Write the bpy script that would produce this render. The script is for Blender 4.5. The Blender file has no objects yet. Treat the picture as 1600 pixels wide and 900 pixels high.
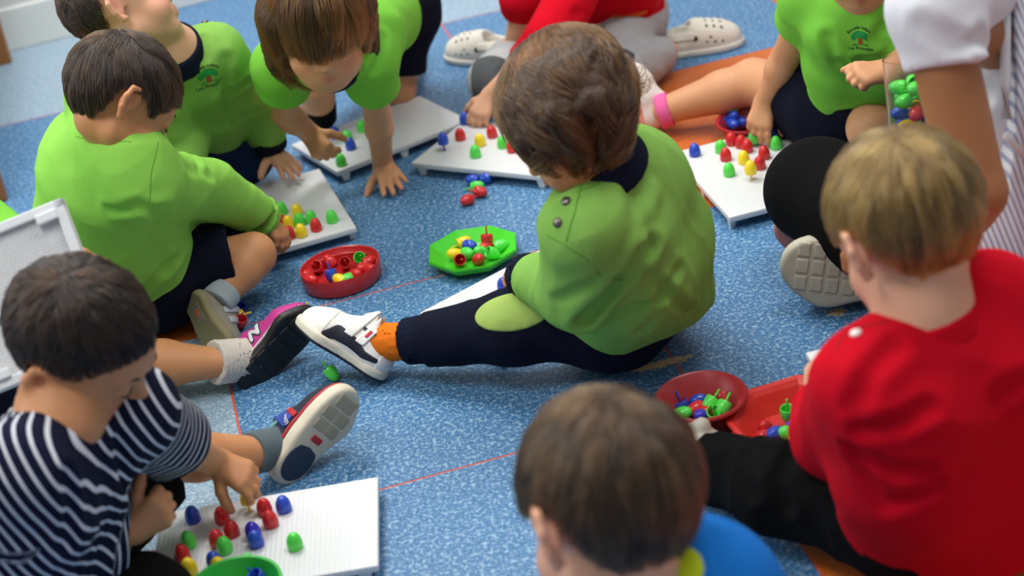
import bpy, bmesh, math, random, time
import numpy as np
from mathutils import Vector, Matrix

T0 = time.time()
SC = bpy.context.scene
COL = SC.collection
rng = np.random.default_rng(7)

# ------------------------------------------------------------------ camera
CAM_H = 1.22
PITCH, ROLL, FPX = math.radians(28.0), math.radians(-10.0), 2700.0
_right0 = np.array([1.0, 0, 0])
_up0 = np.array([0, math.sin(PITCH), math.cos(PITCH)])
_fwd = np.array([0, math.cos(PITCH), -math.sin(PITCH)])
CAM_R = math.cos(ROLL) * _right0 + math.sin(ROLL) * _up0
CAM_U = -math.sin(ROLL) * _right0 + math.cos(ROLL) * _up0
CAM_P = np.array([0, 0, CAM_H])
cam_data = bpy.data.cameras.new('camera')
cam = bpy.data.objects.new('camera', cam_data)
COL.objects.link(cam)
m = Matrix.Identity(4)
for i in range(3):
    m[i][0], m[i][1], m[i][2], m[i][3] = CAM_R[i], CAM_U[i], -_fwd[i], CAM_P[i]
cam.matrix_world = m
cam_data.sensor_width = 36.0
cam_data.lens = 36.0 * FPX / 1600.0
cam_data.clip_start = 0.05
cam_data.dof.use_dof = True
cam_data.dof.focus_distance = 2.42
cam_data.dof.aperture_fstop = 3.6
SC.camera = cam

def at(u, v, z=0.0):
    """point of the place seen at pixel (u, v) at height z above the floor"""
    d = _fwd + (u - 800) / FPX * CAM_R - (v - 450) / FPX * CAM_U
    return CAM_P + d * ((z - CAM_H) / d[2])

def far(u, v, depth):
    d = _fwd + (u - 800) / FPX * CAM_R - (v - 450) / FPX * CAM_U
    return CAM_P + d * depth

# ------------------------------------------------------------------ world, lights, exposure
w = bpy.data.worlds.new('room_light')
SC.world = w
w.use_nodes = True
w.node_tree.nodes['Background'].inputs[0].default_value = (0.93, 0.96, 1.0, 1)
w.node_tree.nodes['Background'].inputs[1].default_value = 0.36
def area(name, loc, target, sx, sy, power, col=(1, 0.97, 0.92)):
    l = bpy.data.lights.new(name, 'AREA')
    l.shape = 'RECTANGLE'; l.size = sx; l.size_y = sy; l.energy = power; l.color = col
    o = bpy.data.objects.new(name, l); COL.objects.link(o)
    o.location = loc
    o.rotation_euler = (Vector(target) - Vector(loc)).to_track_quat('-Z', 'Y').to_euler()
    return o
area('ceiling_lamp', (-0.6, 3.3, 2.7), (-0.5, 3.2, 0), 1.3, 0.6, 50)
area('ceiling_lamp', (0.9, 2.0, 2.7), (0.9, 2.0, 0), 1.2, 0.6, 27)
area('ceiling_lamp', (-1.0, 1.2, 2.7), (-0.9, 1.3, 0), 1.2, 0.6, 26)
area('window_light', (-2.8, 2.2, 1.7), (0, 2.2, 0.2), 1.8, 1.4, 30, (0.93, 0.97, 1.0))
SC.view_settings.view_transform = 'Standard'
SC.view_settings.look = 'None'
SC.view_settings.gamma = 1.0
SC.view_settings.use_curve_mapping = False
SC.view_settings.exposure = 0.25

# ------------------------------------------------------------------ small helpers
def lin(h):
    h = h.lstrip('#')
    c = [int(h[i:i + 2], 16) / 255 for i in (0, 2, 4)]
    return tuple((x / 12.92 if x <= 0.04045 else ((x + 0.055) / 1.055) ** 2.4) for x in c) + (1.0,)

class NT:
    """a tiny node-tree writer"""
    def __init__(self, name):
        self.m = bpy.data.materials.new(name); self.m.use_nodes = True
        self.t = self.m.node_tree; self.b = self.t.nodes['Principled BSDF']
    def n(self, typ, **kw):
        o = self.t.nodes.new(typ)
        for k, v in kw.items():
            if k in o.inputs.keys() if hasattr(o.inputs, 'keys') else False:
                o.inputs[k].default_value = v
            else:
                setattr(o, k, v)
        return o
    def l(self, a, b): self.t.links.new(a, b)
    def coord(self): return self.n('ShaderNodeTexCoord').outputs['Object']
    def noise(self, scale, detail=2, vec=None, rough=0.5):
        o = self.n('ShaderNodeTexNoise'); o.inputs['Scale'].default_value = scale
        o.inputs['Detail'].default_value = detail; o.inputs['Roughness'].default_value = rough
        if vec is not None: self.l(vec, o.inputs['Vector'])
        return o.outputs['Fac']
    def ramp(self, fac, stops, interp='LINEAR'):
        o = self.n('ShaderNodeValToRGB'); r = o.color_ramp; r.interpolation = interp
        while len(r.elements) > 1: r.elements.remove(r.elements[-1])
        for i, (p, c) in enumerate(stops):
            e = r.elements[0] if i == 0 else r.elements.new(p)
            e.position = p; e.color = c
        self.l(fac, o.inputs[0]); return o.outputs[0]
    def mix(self, fac, a, b, mode='MIX'):
        o = self.n('ShaderNodeMix'); o.data_type = 'RGBA'; o.blend_type = mode
        for s, v in ((o.inputs[0], fac), (o.inputs[6], a), (o.inputs[7], b)):
            if isinstance(v, (int, float, tuple)): s.default_value = v
            else: self.l(v, s)
        return o.outputs[2]
    def bump(self, h, strength=0.3, dist=0.002):
        o = self.n('ShaderNodeBump'); o.inputs['Strength'].default_value = strength
        o.inputs['Distance'].default_value = dist
        self.l(h, o.inputs['Height']); self.l(o.outputs[0], self.b.inputs['Normal'])
    def attr(self, name):
        o = self.n('ShaderNodeAttribute'); o.attribute_name = name; return o
    def math(self, op, a, b=0.0):
        o = self.n('ShaderNodeMath'); o.operation = op
        for s, v in zip(o.inputs, (a, b)):
            if isinstance(v, (int, float)): s.default_value = v
            else: self.l(v, s)
        return o.outputs[0]
    def base(self, c):
        if isinstance(c, tuple): self.b.inputs['Base Color'].default_value = c
        else: self.l(c, self.b.inputs['Base Color'])
    def set(self, **kw):
        for k, v in kw.items(): self.b.inputs[k.replace('_', ' ')].default_value = v
        return self

def plain(name, col, rough=0.5, **kw):
    t = NT(name); t.base(lin(col)); t.set(Roughness=rough, **kw); return t.m

def plastic(name, col, rough=0.22, sss=0.0):
    t = NT(name)
    n = t.noise(60, 2, t.coord())
    t.base(t.mix(t.math('MULTIPLY', n, 0.05), lin(col), (0.9, 0.9, 0.9, 1)))
    t.set(Roughness=rough)
    if sss: t.b.inputs['Subsurface Weight'].default_value = sss; t.b.inputs['Subsurface Radius'].default_value = (0.006,) * 3
    return t.m

def cloth(name, col, col2=None, bump=0.35, scale=900):
    t = NT(name); c = t.coord()
    n = t.noise(14, 3, c); f = t.noise(scale, 2, c)
    a = lin(col); b = lin(col2) if col2 else tuple(x * 0.86 for x in a[:3]) + (1,)
    t.base(t.mix(n, a, b)); t.set(Roughness=0.95)
    t.b.inputs['Specular IOR Level'].default_value = 0.12
    t.b.inputs['Sheen Weight'].default_value = 0.12
    t.b.inputs['Sheen Tint'].default_value = a
    t.bump(f, bump, 0.0012)
    return t.m

def tag(o, label=None, cat=None, group=None, kind=None):
    if label: o['label'] = label
    if cat: o['category'] = cat
    if group: o['group'] = group
    if kind: o['kind'] = kind
    return o

def mesh_obj(name, V, F, mat, parent=None, smooth=True):
    """V (n,3) array in world space; F list of index tuples or (m,k) array"""
    me = bpy.data.meshes.new(name)
    V = np.asarray(V, np.float32)
    if isinstance(F, np.ndarray):
        n, k = F.shape
        me.vertices.add(len(V)); me.vertices.foreach_set('co', V.ravel())
        me.loops.add(n * k); me.loops.foreach_set('vertex_index', F.astype(np.int32).ravel())
        me.polygons.add(n)
        me.polygons.foreach_set('loop_start', np.arange(0, n * k, k, dtype=np.int32))
        me.update(calc_edges=True)
    else:
        me.from_pydata(V.tolist(), [], [tuple(int(i) for i in f) for f in F]); me.update()
    me.polygons.foreach_set('use_smooth', np.full(len(me.polygons), smooth))
    if mat: me.materials.append(mat)
    o = bpy.data.objects.new(name, me); COL.objects.link(o)
    if parent is not None:
        o.parent = parent
        o.matrix_parent_inverse = world_mat(parent).inverted()
    return o

def world_mat(o):
    M = o.matrix_basis.copy()
    if o.parent: M = world_mat(o.parent) @ o.matrix_parent_inverse @ M
    return M

def empty(name, loc):
    o = bpy.data.objects.new(name, None); COL.objects.link(o)
    o.empty_display_size = 0.05; o.location = loc
    return o

def bm_obj(name, bm, mat, parent=None, smooth=False, local=False):
    me = bpy.data.meshes.new(name); bm.to_mesh(me); bm.free()
    me.polygons.foreach_set('use_smooth', np.full(len(me.polygons), smooth))
    if mat: me.materials.append(mat)
    o = bpy.data.objects.new(name, me); COL.objects.link(o)
    if parent is not None:
        o.parent = parent
        if not local: o.matrix_parent_inverse = world_mat(parent).inverted()
    return o

def add_box(bm, c, s, M=None, bevel=0.0):
    r = bmesh.ops.create_cube(bm, size=1.0)
    vs = r['verts']
    for v in vs:
        v.co = Vector((v.co.x * s[0] + c[0], v.co.y * s[1] + c[1], v.co.z * s[2] + c[2]))
    if bevel:
        es = list({e for v in vs for e in v.link_edges})
        g = bmesh.ops.bevel(bm, geom=es, offset=bevel, segments=2, affect='EDGES', profile=0.6)
        vs = list({v for f in g['faces'] for v in f.verts} | {v for v in vs if v.is_valid})
    if M is not None:
        for v in vs: v.co = M @ v.co
    return vs

def lathe(profile, n=24, closed=False):
    """profile [(r,z)] -> V,F ; r==0 ends become poles"""
    V = []; F = []; rings = []
    for r, z in profile:
        if r < 1e-7: rings.append([len(V)]); V.append((0, 0, z))
        else:
            rings.append(list(range(len(V), len(V) + n)))
            for i in range(n):
                a = 2 * math.pi * i / n; V.append((r * math.cos(a), r * math.sin(a), z))
    for a, b in zip(rings[:-1], rings[1:]):
        for i in range(n):
            j = (i + 1) % n
            if len(a) == 1 and len(b) == 1: continue
            if len(a) == 1: F.append((a[0], b[j], b[i]))
            elif len(b) == 1: F.append((a[i], a[j], b[0]))
            else: F.append((a[i], a[j], b[j], b[i]))
    return np.array(V), F

def tube(pts, r, n=6):
    pts = np.asarray(pts, float); V = []; F = []
    rr = np.broadcast_to(np.asarray(r, float), (len(pts),))
    tan = np.gradient(pts, axis=0); tan /= np.linalg.norm(tan, axis=1)[:, None] + 1e-12
    up = np.array([0.13, 0.31, 0.94])
    for i, (p, t) in enumerate(zip(pts, tan)):
        a = np.cross(t, up); a /= np.linalg.norm(a) + 1e-12; b = np.cross(t, a)
        for k in range(n):
            an = 2 * math.pi * k / n
            V.append(p + rr[i] * (math.cos(an) * a + math.sin(an) * b))
    for i in range(len(pts) - 1):
        for k in range(n):
            F.append((i * n + k, i * n + (k + 1) % n, (i + 1) * n + (k + 1) % n, (i + 1) * n + k))
    F.append(tuple(range(n))[::-1]); F.append(tuple((len(pts) - 1) * n + k for k in range(n)))
    return np.array(V), F

def nrm(v):
    v = np.asarray(v, float); return v / (np.linalg.norm(v) + 1e-12)
# ------------------------------------------------------------------ smooth-union surfaces (bodies, clothes, shoes)
class Field:
    """an ordered list of rounded solids blended together, meshed as one continuous surface"""
    def __init__(self, disp=None, damp=0.0):
        self.p = []; self.disp = disp; self.damp = damp; self.post = []
    def _add(self, kind, data, k, sgn, c, R):
        self.p.append((kind, data, k, sgn, np.asarray(c, float), R)); return self
    def cone(self, a, b, ra, rb=None, k=0.012, sgn=1, cutb=None, cuta=None, sq=None):
        a = np.asarray(a, float); b = np.asarray(b, float); rb = ra if rb is None else rb
        return self._add('cone', (a, b, ra, rb, cuta, cutb, sq), k, sgn, (a + b) / 2, np.linalg.norm(b - a) / 2 + max(ra, rb))
    def chain(self, pts, rs, k=0.012, sq=None):
        for i in range(len(pts) - 1): self.cone(pts[i], pts[i + 1], rs[i], rs[i + 1], k, sq=sq)
        return self
    def ell(self, c, r, M=None, k=0.012, sgn=1):
        M = np.eye(3) if M is None else np.asarray(M, float)      # columns = axes
        r = np.broadcast_to(np.asarray(r, float), (3,))
        return self._add('ell', (np.asarray(c, float), r, M), k, sgn, c, r.max())
    def slab(self, c, n, k=0.006):
        """cut away everything on the n side of the plane"""
        self.post.append((np.asarray(c, float), nrm(n), k)); return self
    @staticmethod
    def d1(pr, X):
        """X: three coordinate rows"""
        kind, D = pr[0], pr[1]
        x, y, z = X
        if kind == 'cone':
            a, b, ra, rb, cuta, cutb, sq = D
            ba = b - a; l2 = float(ba @ ba) + 1e-12
            f = np.float32
            px, py, pz = x - f(a[0]), y - f(a[1]), z - f(a[2])
            yy = (px * f(ba[0] / l2) + py * f(ba[1] / l2) + pz * f(ba[2] / l2))
            t = np.minimum(np.maximum(yy, f(0)), f(1))
            px -= t * f(ba[0]); py -= t * f(ba[1]); pz -= t * f(ba[2])
            d = np.sqrt(px * px + py * py + pz * pz)
            d -= f(ra)
            if rb != ra: d -= t * f(rb - ra)
            if cutb is not None or cuta is not None:
                L = math.sqrt(l2)
                if cutb is not None: d = smax(d, (yy - f(1)) * f(L), cutb)
                if cuta is not None: d = smax(d, yy * f(-L), cuta)
            return d
        c, r, M = D
        f = np.float32
        px, py, pz = x - f(c[0]), y - f(c[1]), z - f(c[2])
        if r[0] == r[1] == r[2]:
            return np.sqrt(px * px + py * py + pz * pz) - f(r[0])
        s0 = s1 = 0
        for i in range(3):
            m = M[:, i] / r[i]
            q = px * f(m[0]) + py * f(m[1]) + pz * f(m[2])
            q *= q; s0 = s0 + q; s1 = s1 + q * f(1 / r[i] ** 2)
        k0 = np.sqrt(s0)
        return k0 * (k0 - f(1)) / (np.sqrt(s1) + f(1e-9))
    def ev(self, P, idx=None, X=None):
        if X is None: X = np.ascontiguousarray(np.asarray(P, np.float32).T)
        d = None
        for i in (range(len(self.p)) if idx is None else idx):
            pr = self.p[i]
            if d is None:
                if pr[3] > 0: d = self.d1(pr, X)
                continue
            e = self.d1(pr, X); k = pr[2]
            if pr[3] > 0: d = smin(d, e, k)
            else: d = smax(d, -e, k)
        if d is None: d = np.full(X.shape[1], 1.0, np.float32)
        if self.disp is not None: d = d - self.disp(P)
        for c, n, k in self.post: d = smax(d, (P - c) @ n, k)
        return d
    def grad(self, P, e=0.0015):
        g = np.empty_like(P)
        for i in range(3):
            o = np.zeros(3); o[i] = e
            g[:, i] = self.ev(P + o) - self.ev(P - o)
        return g / (np.linalg.norm(g, axis=1)[:, None] + 1e-9)
    def project(self, P, off=0.0, n=6):
        P = np.array(P, float).reshape(-1, 3)
        for _ in range(n): P = P - (np.clip(self.ev(P) - off, -0.03, 0.03) * 0.9)[:, None] * self.grad(P)
        return P
    def bounds(self):
        lo = np.min([p[4] - p[5] for p in self.p if p[3] > 0], 0); hi = np.max([p[4] + p[5] for p in self.p if p[3] > 0], 0)
        return lo - 0.012, hi + 0.012
    def mesh(self, h, fn=None, box=None, B=14, inflate=0.0):
        """surface nets on sparse blocks. fn(P, d) may modify the field"""
        lo, hi = box if box is not None else self.bounds()
        lo = np.floor(lo / h) * h
        n = np.ceil((hi - lo) / h / B).astype(int); n = np.maximum(n, 1)
        ii = np.stack(np.meshgrid(*[np.arange(k) for k in n], indexing='ij'), -1).reshape(-1, 3)
        bc = lo + (ii + 0.5) * B * h
        R = B * h * 0.5 * 1.7321 + 2 * h
        XB_ = np.ascontiguousarray(bc.astype(np.float32).T)
        D = np.stack([self.d1(p, XB_) for p in self.p], 1)
        pos = np.array([p[3] > 0 for p in self.p]); ks = np.array([p[2] for p in self.p])
        dmin = D[:, pos].min(1)
        tot = self.ev(bc, None, XB_)
        lo_ = -(R * 1.35 + 0.012 + self.damp) if fn is None else -9
        act = np.where((dmin < R * 1.1 + 0.012 + self.damp + inflate) & (tot < R * 1.25 + 0.012 + self.damp + inflate) & (tot > lo_))[0]
        Vs = []; keys = []; Qs = []
        g = np.arange(-1, B + 1)
        gx, gy, gz = np.meshgrid(g, g, g, indexing='ij')
        loc = np.stack([gx, gy, gz], -1).reshape(-1, 3)
        m = B + 2
        N = (n * B + 4).astype(np.int64)
        for a in act:
            idx = np.where((pos & (D[a] < dmin[a] + 2.0 * R + ks)) | ((~pos) & (D[a] < R * 1.2 + ks)))[0]
            if not len(idx): continue
            base = ii[a] * B
            P = lo + (base + loc) * h
            d = self.ev(P, idx)
            if inflate: d = d - inflate
            if fn is not None: d = fn(P, d)
            d3 = d.reshape(m, m, m)
            s = d3 < 0
            if s.all() or not s.any(): continue
            c = m - 1
            acc = np.zeros((c, c, c, 3)); cnt = np.zeros((c, c, c))
            sl = lambda o: tuple(slice(o[k], o[k] + c) for k in range(3))
            for ax in range(3):
                o1, o2 = [k for k in range(3) if k != ax]
                for u in (0, 1):
                    for v in (0, 1):
                        p0 = [0, 0, 0]; p0[o1] = u; p0[o2] = v; p1 = list(p0); p1[ax] = 1
                        A = d3[sl(p0)]; Bv = d3[sl(p1)]
                        x = (A < 0) != (Bv < 0)
                        t = np.where(x, A / np.where(x, A - Bv, 1), 0)
                        cnt += x
                        acc[..., ax] += t
                        if u: acc[..., o1] += x
                        if v: acc[..., o2] += x
            has = cnt > 0
            ci = np.stack(np.nonzero(has), 1)
            pv = acc[has] / cnt[has][:, None]
            cell = base + ci - 1
            V = lo + (cell + pv) * h
            cellp = cell + 1
            key = (cellp[:, 0] * N[1] + cellp[:, 1]) * N[2] + cellp[:, 2]
            Vs.append(V); keys.append(key)
            def K(ci):
                q = base + ci
                return (q[:, 0] * N[1] + q[:, 1]) * N[2] + q[:, 2]
            for ax in range(3):
                o1, o2 = (ax + 1) % 3, (ax + 2) % 3
                # owned sample points: array index 1..B (grid 0..B-1)
                r0 = [slice(1, B + 1)] * 3; r1 = list(r0); r1[ax] = slice(2, B + 2)
                A = s[tuple(r0)]; Bv = s[tuple(r1)]
                x = np.stack(np.nonzero(A != Bv), 1)
                if not len(x): continue
                fl = A[tuple(x.T)]
                q0 = x + 1
                def sh(du, dv):
                    q = q0.copy(); q[:, o1] -= du; q[:, o2] -= dv; return K(q)
                quad = np.stack([sh(1, 1), sh(0, 1), sh(0, 0), sh(1, 0)], 1)
                quad[~fl] = quad[~fl][:, ::-1]
                Qs.append(quad)
        if not Vs: return np.zeros((0, 3)), np.zeros((0, 4), int)
        V = np.concatenate(Vs); key = np.concatenate(keys); Q = np.concatenate(Qs)
        uk, ui = np.unique(key, return_index=True)
        qi = np.searchsorted(uk, Q)
        qi = np.minimum(qi, len(uk) - 1)
        ok = (uk[qi] == Q).all(1)
        return V[ui], qi[ok]

def smin(a, b, k):
    h = np.maximum(np.float32(k) - np.abs(a - b), np.float32(0))
    return np.minimum(a, b) - h * h * np.float32(0.25 / k)
def smax(a, b, k): return -smin(-a, -b, k)

def folds(seed, amp, wl, along=None, stretch=2.5):
    """cloth folds: warped sharp ridges; 'along' is the direction the folds run"""
    r = np.random.default_rng(seed); ks = []
    for i in range(4):
        v = r.normal(size=3); v /= np.linalg.norm(v)
        if along is not None:
            a = nrm(along); v = v - (v @ a) * a * (1 - 1 / stretch); v = nrm(v) if i < 3 else v
        ks.append((v * 2 * math.pi / (wl * r.uniform(0.75, 1.6)), r.uniform(0, 6.28)))
    wv = [(nrm(r.normal(size=3)) * 2 * math.pi / (wl * 2.2), r.uniform(0, 6.28)) for _ in range(3)]
    def f(P):
        W = np.stack([np.sin(P @ k + ph) for k, ph in wv], 1) * wl * 0.28
        Q = P + W
        s = 0
        for k, ph in ks: s = s + (1 - np.abs(np.sin(0.5 * (Q @ k) + ph))) ** 2
        return amp * (s / 4 - 0.35) * 2
    return f

def fobj(name, field, h, mat, parent=None, fn=None, box=None, inflate=0.0, attrs=None):
    V, F = field.mesh(h, fn, box, inflate=inflate)
    o = mesh_obj(name, V, F, mat, parent)
    if attrs:
        for k, f in attrs.items():
            a = o.data.attributes.new(k, 'FLOAT', 'POINT'); a.data.foreach_set('value', np.asarray(f(V), np.float32))
    return o

def frame(fwd, up):
    """columns: x = the figure's right, y = forward, z = up"""
    f = nrm(fwd); r = nrm(np.cross(f, up)); u = np.cross(r, f)
    return np.stack([r, f, u], 1)
# ------------------------------------------------------------------ setting: floor of welded vinyl tiles, wall, skirting
def vinyl(name, base, dark, light, amount=0.5):
    t = NT(name); c = t.coord()
    mp = t.n('ShaderNodeMapping'); mp.inputs['Scale'].default_value = (1, 1, 1); t.l(c, mp.inputs[0])
    v = mp.outputs[0]
    big = t.noise(5, 3, v)
    n1 = t.noise(160, 2.2, v, 0.6); n2 = t.noise(300, 1.5, v, 0.5); n3 = t.noise(200, 2, v, 0.6)
    col = t.mix(big, lin(base), tuple(x * 0.9 for x in lin(base)[:3]) + (1,))
    dk = t.ramp(n3, [(0.50, (0, 0, 0, 1)), (0.62, (1, 1, 1, 1))])
    col = t.mix(t.math('MULTIPLY', dk, 0.75), col, lin(dark))
    l1 = t.ramp(n1, [(0.52, (0, 0, 0, 1)), (0.64, (1, 1, 1, 1))])
    col = t.mix(t.math('MULTIPLY', l1, amount), col, lin(light))
    l2 = t.ramp(n2, [(0.56, (0, 0, 0, 1)), (0.66, (1, 1, 1, 1))])
    col = t.mix(t.math('MULTIPLY', l2, amount * 0.9), col, lin(light))
    t.base(col)
    t.set(Roughness=0.42); t.b.inputs['Specular IOR Level'].default_value = 0.42
    t.bump(n2, 0.08, 0.0008)
    return t.m
FL = {'b': vinyl('vinyl_blue', '#3b74a4', '#245487', '#abcbe0', 0.55),
      'l': vinyl('vinyl_pale_blue', '#8aa5ba', '#6c8ba6', '#ccd9e2', 0.6),
      'o': vinyl('vinyl_orange', '#c96526', '#b45318', '#d38547', 0.4)}
seam = plain('seam_weld', '#cf5a42', 0.6)
ANG = math.radians(9.3)
E1 = np.array([math.cos(ANG), math.sin(ANG), 0]); E2 = np.array([-math.sin(ANG), math.cos(ANG), 0])
XB = [-1.87, -1.27, -0.664, -0.068, 0.521, 1.152, 1.76, 2.37]
YA = [-0.4, 0.16, 0.715, 1.27, 1.832, 2.362, 2.938, 3.497, 4.06, 4.62, 5.2]
TC = {(2, 4): 'l', (2, 5): 'o', (2, 7): 'l', (1, 7): 'l', (4, 7): 'l', (4, 3): 'o', (4, 5): 'o', (5, 6): 'o', (5, 7): 'o',
      (5, 5): 'o', (6, 6): 'o', (5, 3): 'o', (1, 5): 'b', (4, 2): 'o', (5, 2): 'o', (1, 8): 'l', (2, 8): 'l'}
bm = bmesh.new()
add_box(bm, (0, 2.2, -0.0105), (5.2, 5.4, 0.02))
floor = bm_obj('floor', bm, seam); tag(floor, kind='structure')
for i in range(len(XB) - 1):
    for j in range(len(YA) - 1):
        g = 0.0018
        x0, x1, y0, y1 = XB[i] + g, XB[i + 1] - g, YA[j] + g, YA[j + 1] - g
        bm = bmesh.new()
        add_box(bm, ((x0 + x1) / 2, (y0 + y1) / 2, -0.0015), (x1 - x0, y1 - y0, 0.003))
        for v in bm.verts: v.co = Vector(E1 * v.co.x + E2 * v.co.y) + Vector((0, 0, v.co.z))
        bm_obj('floor_tile', bm, FL[TC.get((i, j), 'b')], floor)
# the wall at the back left
WA, WB = at(20, 80), at(330, 1)
wd = nrm(WB - WA); wn = np.array([wd[1], -wd[0], 0])
wallm = NT('wall_paint'); wallm.base(lin('#c9cdcf')); wallm.set(Roughness=0.6); wallm.bump(wallm.noise(300, 2, wallm.coord()), 0.1, 0.001)
def wall_box(name, s0, s1, z0, z1, thick, off, mat):
    bm = bmesh.new()
    R = Matrix(((wd[0], wn[0], 0, WA[0]), (wd[1], wn[1], 0, WA[1]), (0, 0, 1, 0), (0, 0, 0, 1)))
    add_box(bm, ((s0 + s1) / 2, off - thick / 2, (z0 + z1) / 2), (s1 - s0, thick, z1 - z0), R, 0.003 if thick < 0.05 else 0)
    return tag(bm_obj(name, bm, mat), kind='structure')
wall_box('wall_back', -2.0, 4.6, 0.0, 2.7, 0.1, -0.014, wallm.m)
wall_box('baseboard_back', -2.0, 4.6, 0.0, 0.098, 0.016, 0.0, plain('skirting_white', '#d9dddb', 0.4))
# worn sand-coloured scuffs on the floor
sc = NT('scuff'); c = sc.coord()
sc.base(sc.mix(sc.noise(400, 2, c), lin('#d2bf94'), lin('#b09f7c'))); sc.set(Roughness=0.9)
def scuff(p0, p1, r, n, seed):
    """a trail of loose sand grains"""
    r_ = np.random.default_rng(seed); V = []; F = []
    base = np.array([(0, 0, 1), (1, 0, 0), (-.5, .87, 0), (-.5, -.87, 0)])
    for _ in range(n):
        t = r_.beta(1.6, 1.6); q = p0 * (1 - t) + p1 * t
        q = q + np.r_[r_.normal(0, r * (0.45 + 0.6 * math.sin(math.pi * t)), 2), 0]
        s = r_.uniform(0.0007, 0.0018); k = len(V)
        a = r_.uniform(0, 6.28); ca, sa = math.cos(a), math.sin(a)
        for b in base: V.append((q[0] + s * (b[0] * ca - b[1] * sa), q[1] + s * (b[0] * sa + b[1] * ca), 0.0001 + s * 0.45 * b[2]))
        F += [(k, k + 1, k + 2), (k, k + 2, k + 3), (k, k + 3, k + 1)]
    return mesh_obj('spilled_sand', V, F, sc.m, None, False)
tag(scuff(at(990, 579), at(1082, 556), 0.0042, 1500, 3), 'thin streak of spilled sand on the blue tile beside the centre boy', 'sand', kind='stuff')
tag(scuff(at(1298, 492), at(1322, 484), 0.005, 260, 4), 'small faint patch of sand beside the beige shoe sole', 'sand', kind='stuff')

# ------------------------------------------------------------------ wooden chair at the left edge
wood = NT('varnished_wood'); c = wood.coord()
mp = wood.n('ShaderNodeMapping'); mp.inputs['Scale'].default_value = (30, 30, 3); wood.l(c, mp.inputs[0])
wood.base(wood.mix(wood.noise(3, 4, mp.outputs[0]), lin('#a8703a'), lin('#7d4d22'))); wood.set(Roughness=0.4)
ch = empty('wooden_chair', (0, 0, 0)); tag(ch, 'small wooden nursery chair whose brown legs stand at the left edge', 'chair')
q1, q2 = at(8, 98), at(-1, 312)
ax = nrm(q2 - q1); px = np.array([ax[1], -ax[0], 0]); px = -px if px[0] > 0 else px
Lc = np.linalg.norm(q2 - q1)
def leg_at(q, h, s=0.032):
    bm = bmesh.new()
    R = Matrix(((px[0], ax[0], 0, q[0]), (px[1], ax[1], 0, q[1]), (0, 0, 1, 0), (0, 0, 0, 1)))
    add_box(bm, (0, 0, h / 2), (s, s, h), R, 0.004); bm_obj('leg', bm, wood.m, ch)
q3, q4 = q1 + px * 0.3, q2 + px * 0.3
for q, h in ((q1, 0.27), (q2, 0.27), (q3, 0.55), (q4, 0.55)): leg_at(q, h)
R = Matrix(((px[0], ax[0], 0, q1[0]), (px[1], ax[1], 0, q1[1]), (0, 0, 1, 0), (0, 0, 0, 1)))
bm = bmesh.new(); add_box(bm, (0.13, Lc / 2, 0.28), (0.33, Lc + 0.06, 0.02), R, 0.006); bm_obj('seat', bm, wood.m, ch)
bm = bmesh.new(); add_box(bm, (0.3, Lc / 2, 0.48), (0.018, Lc + 0.02, 0.11), R, 0.006); bm_obj('backrest', bm, wood.m, ch)
# ------------------------------------------------------------------ pegboards
white = NT('white_board_plastic'); c = white.coord()
mp = white.n('ShaderNodeMapping'); white.l(c, mp.inputs[0])
wv = white.n('ShaderNodeTexWave'); wv.wave_type = 'BANDS'; wv.bands_direction = 'X'; wv.inputs['Scale'].default_value = 52; wv.inputs['Distortion'].default_value = 0
white.l(mp.outputs[0], wv.inputs['Vector'])
white.base(lin('#d6d9dc')); white.set(Roughness=0.38)
white.bump(wv.outputs['Fac'], 0.25, 0.0012)
whitep = plain('white_edge_plastic', '#d4d7da', 0.35)
BL, BS, BT = 0.276, 0.184, 0.025            # long side, short side, height of the top face
def board_meshes():
    bm = bmesh.new(); add_box(bm, (0, 0, -0.005), (BL, BS, 0.010), None, 0.0028)
    me = bpy.data.meshes.new('pegboard'); bm.to_mesh(me); bm.free(); me.materials.append(white.m)
    bm = bmesh.new(); vs = add_box(bm, (0, 0, -0.0175), (0.017, 0.010, 0.015), None, 0.0012)
    for v in bm.verts:
        if v.co.z < -0.017: v.co.x *= 0.62; v.co.y *= 0.8
    mf = bpy.data.meshes.new('foot'); bm.to_mesh(mf); bm.free(); mf.materials.append(whitep)
    for me_ in (me, mf): me_.polygons.foreach_set('use_smooth', np.zeros(len(me_.polygons), bool))
    return me, mf
ME_B, ME_F = board_meshes()
FEET = [(sx * (BL / 2 - 0.018), sy * (BS / 2 - 0.008)) for sx in (-1, 1) for sy in (-1, 1)] + [(0, (BS / 2 - 0.008)), (0, -(BS / 2 - 0.008))]
BOARD = {}
def board(key, center, xdir, label, normal=(0, 0, 1)):
    n = nrm(normal); x = nrm(np.asarray(xdir) - (np.asarray(xdir) @ n) * n); y = np.cross(n, x)
    o = bpy.data.objects.new('pegboard', ME_B); COL.objects.link(o)
    M = Matrix.Identity(4)
    for i in range(3): M[i][0], M[i][1], M[i][2], M[i][3] = x[i], y[i], n[i], center[i]
    o.matrix_world = M
    tag(o, label, 'pegboard', 'white pegboards')
    for fx, fy in FEET:
        f = bpy.data.objects.new('foot', ME_F); COL.objects.link(f); f.parent = o; f.location = (fx, fy, 0)
    BOARD[key] = o
    return o
def by_corner(c, along, side, L=BL, S=BS):
    """corner pixel, pixel further along the long side, which side (+1/-1) the board lies on"""
    a = at(*c, BT); x = nrm(at(*along, BT) - a); y = np.cross((0, 0, 1), x) * side
    return a + x * L / 2 + y * S / 2, x
c_, x_ = by_corner((453, 227), (655, 150), -1)
board('b1', (at(453, 227, BT) + at(655, 150, BT) + at(722, 184, BT) + at(539, 269, BT)) / 4, x_, 'white pegboard under the arms of the kneeling long-haired child')
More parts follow.
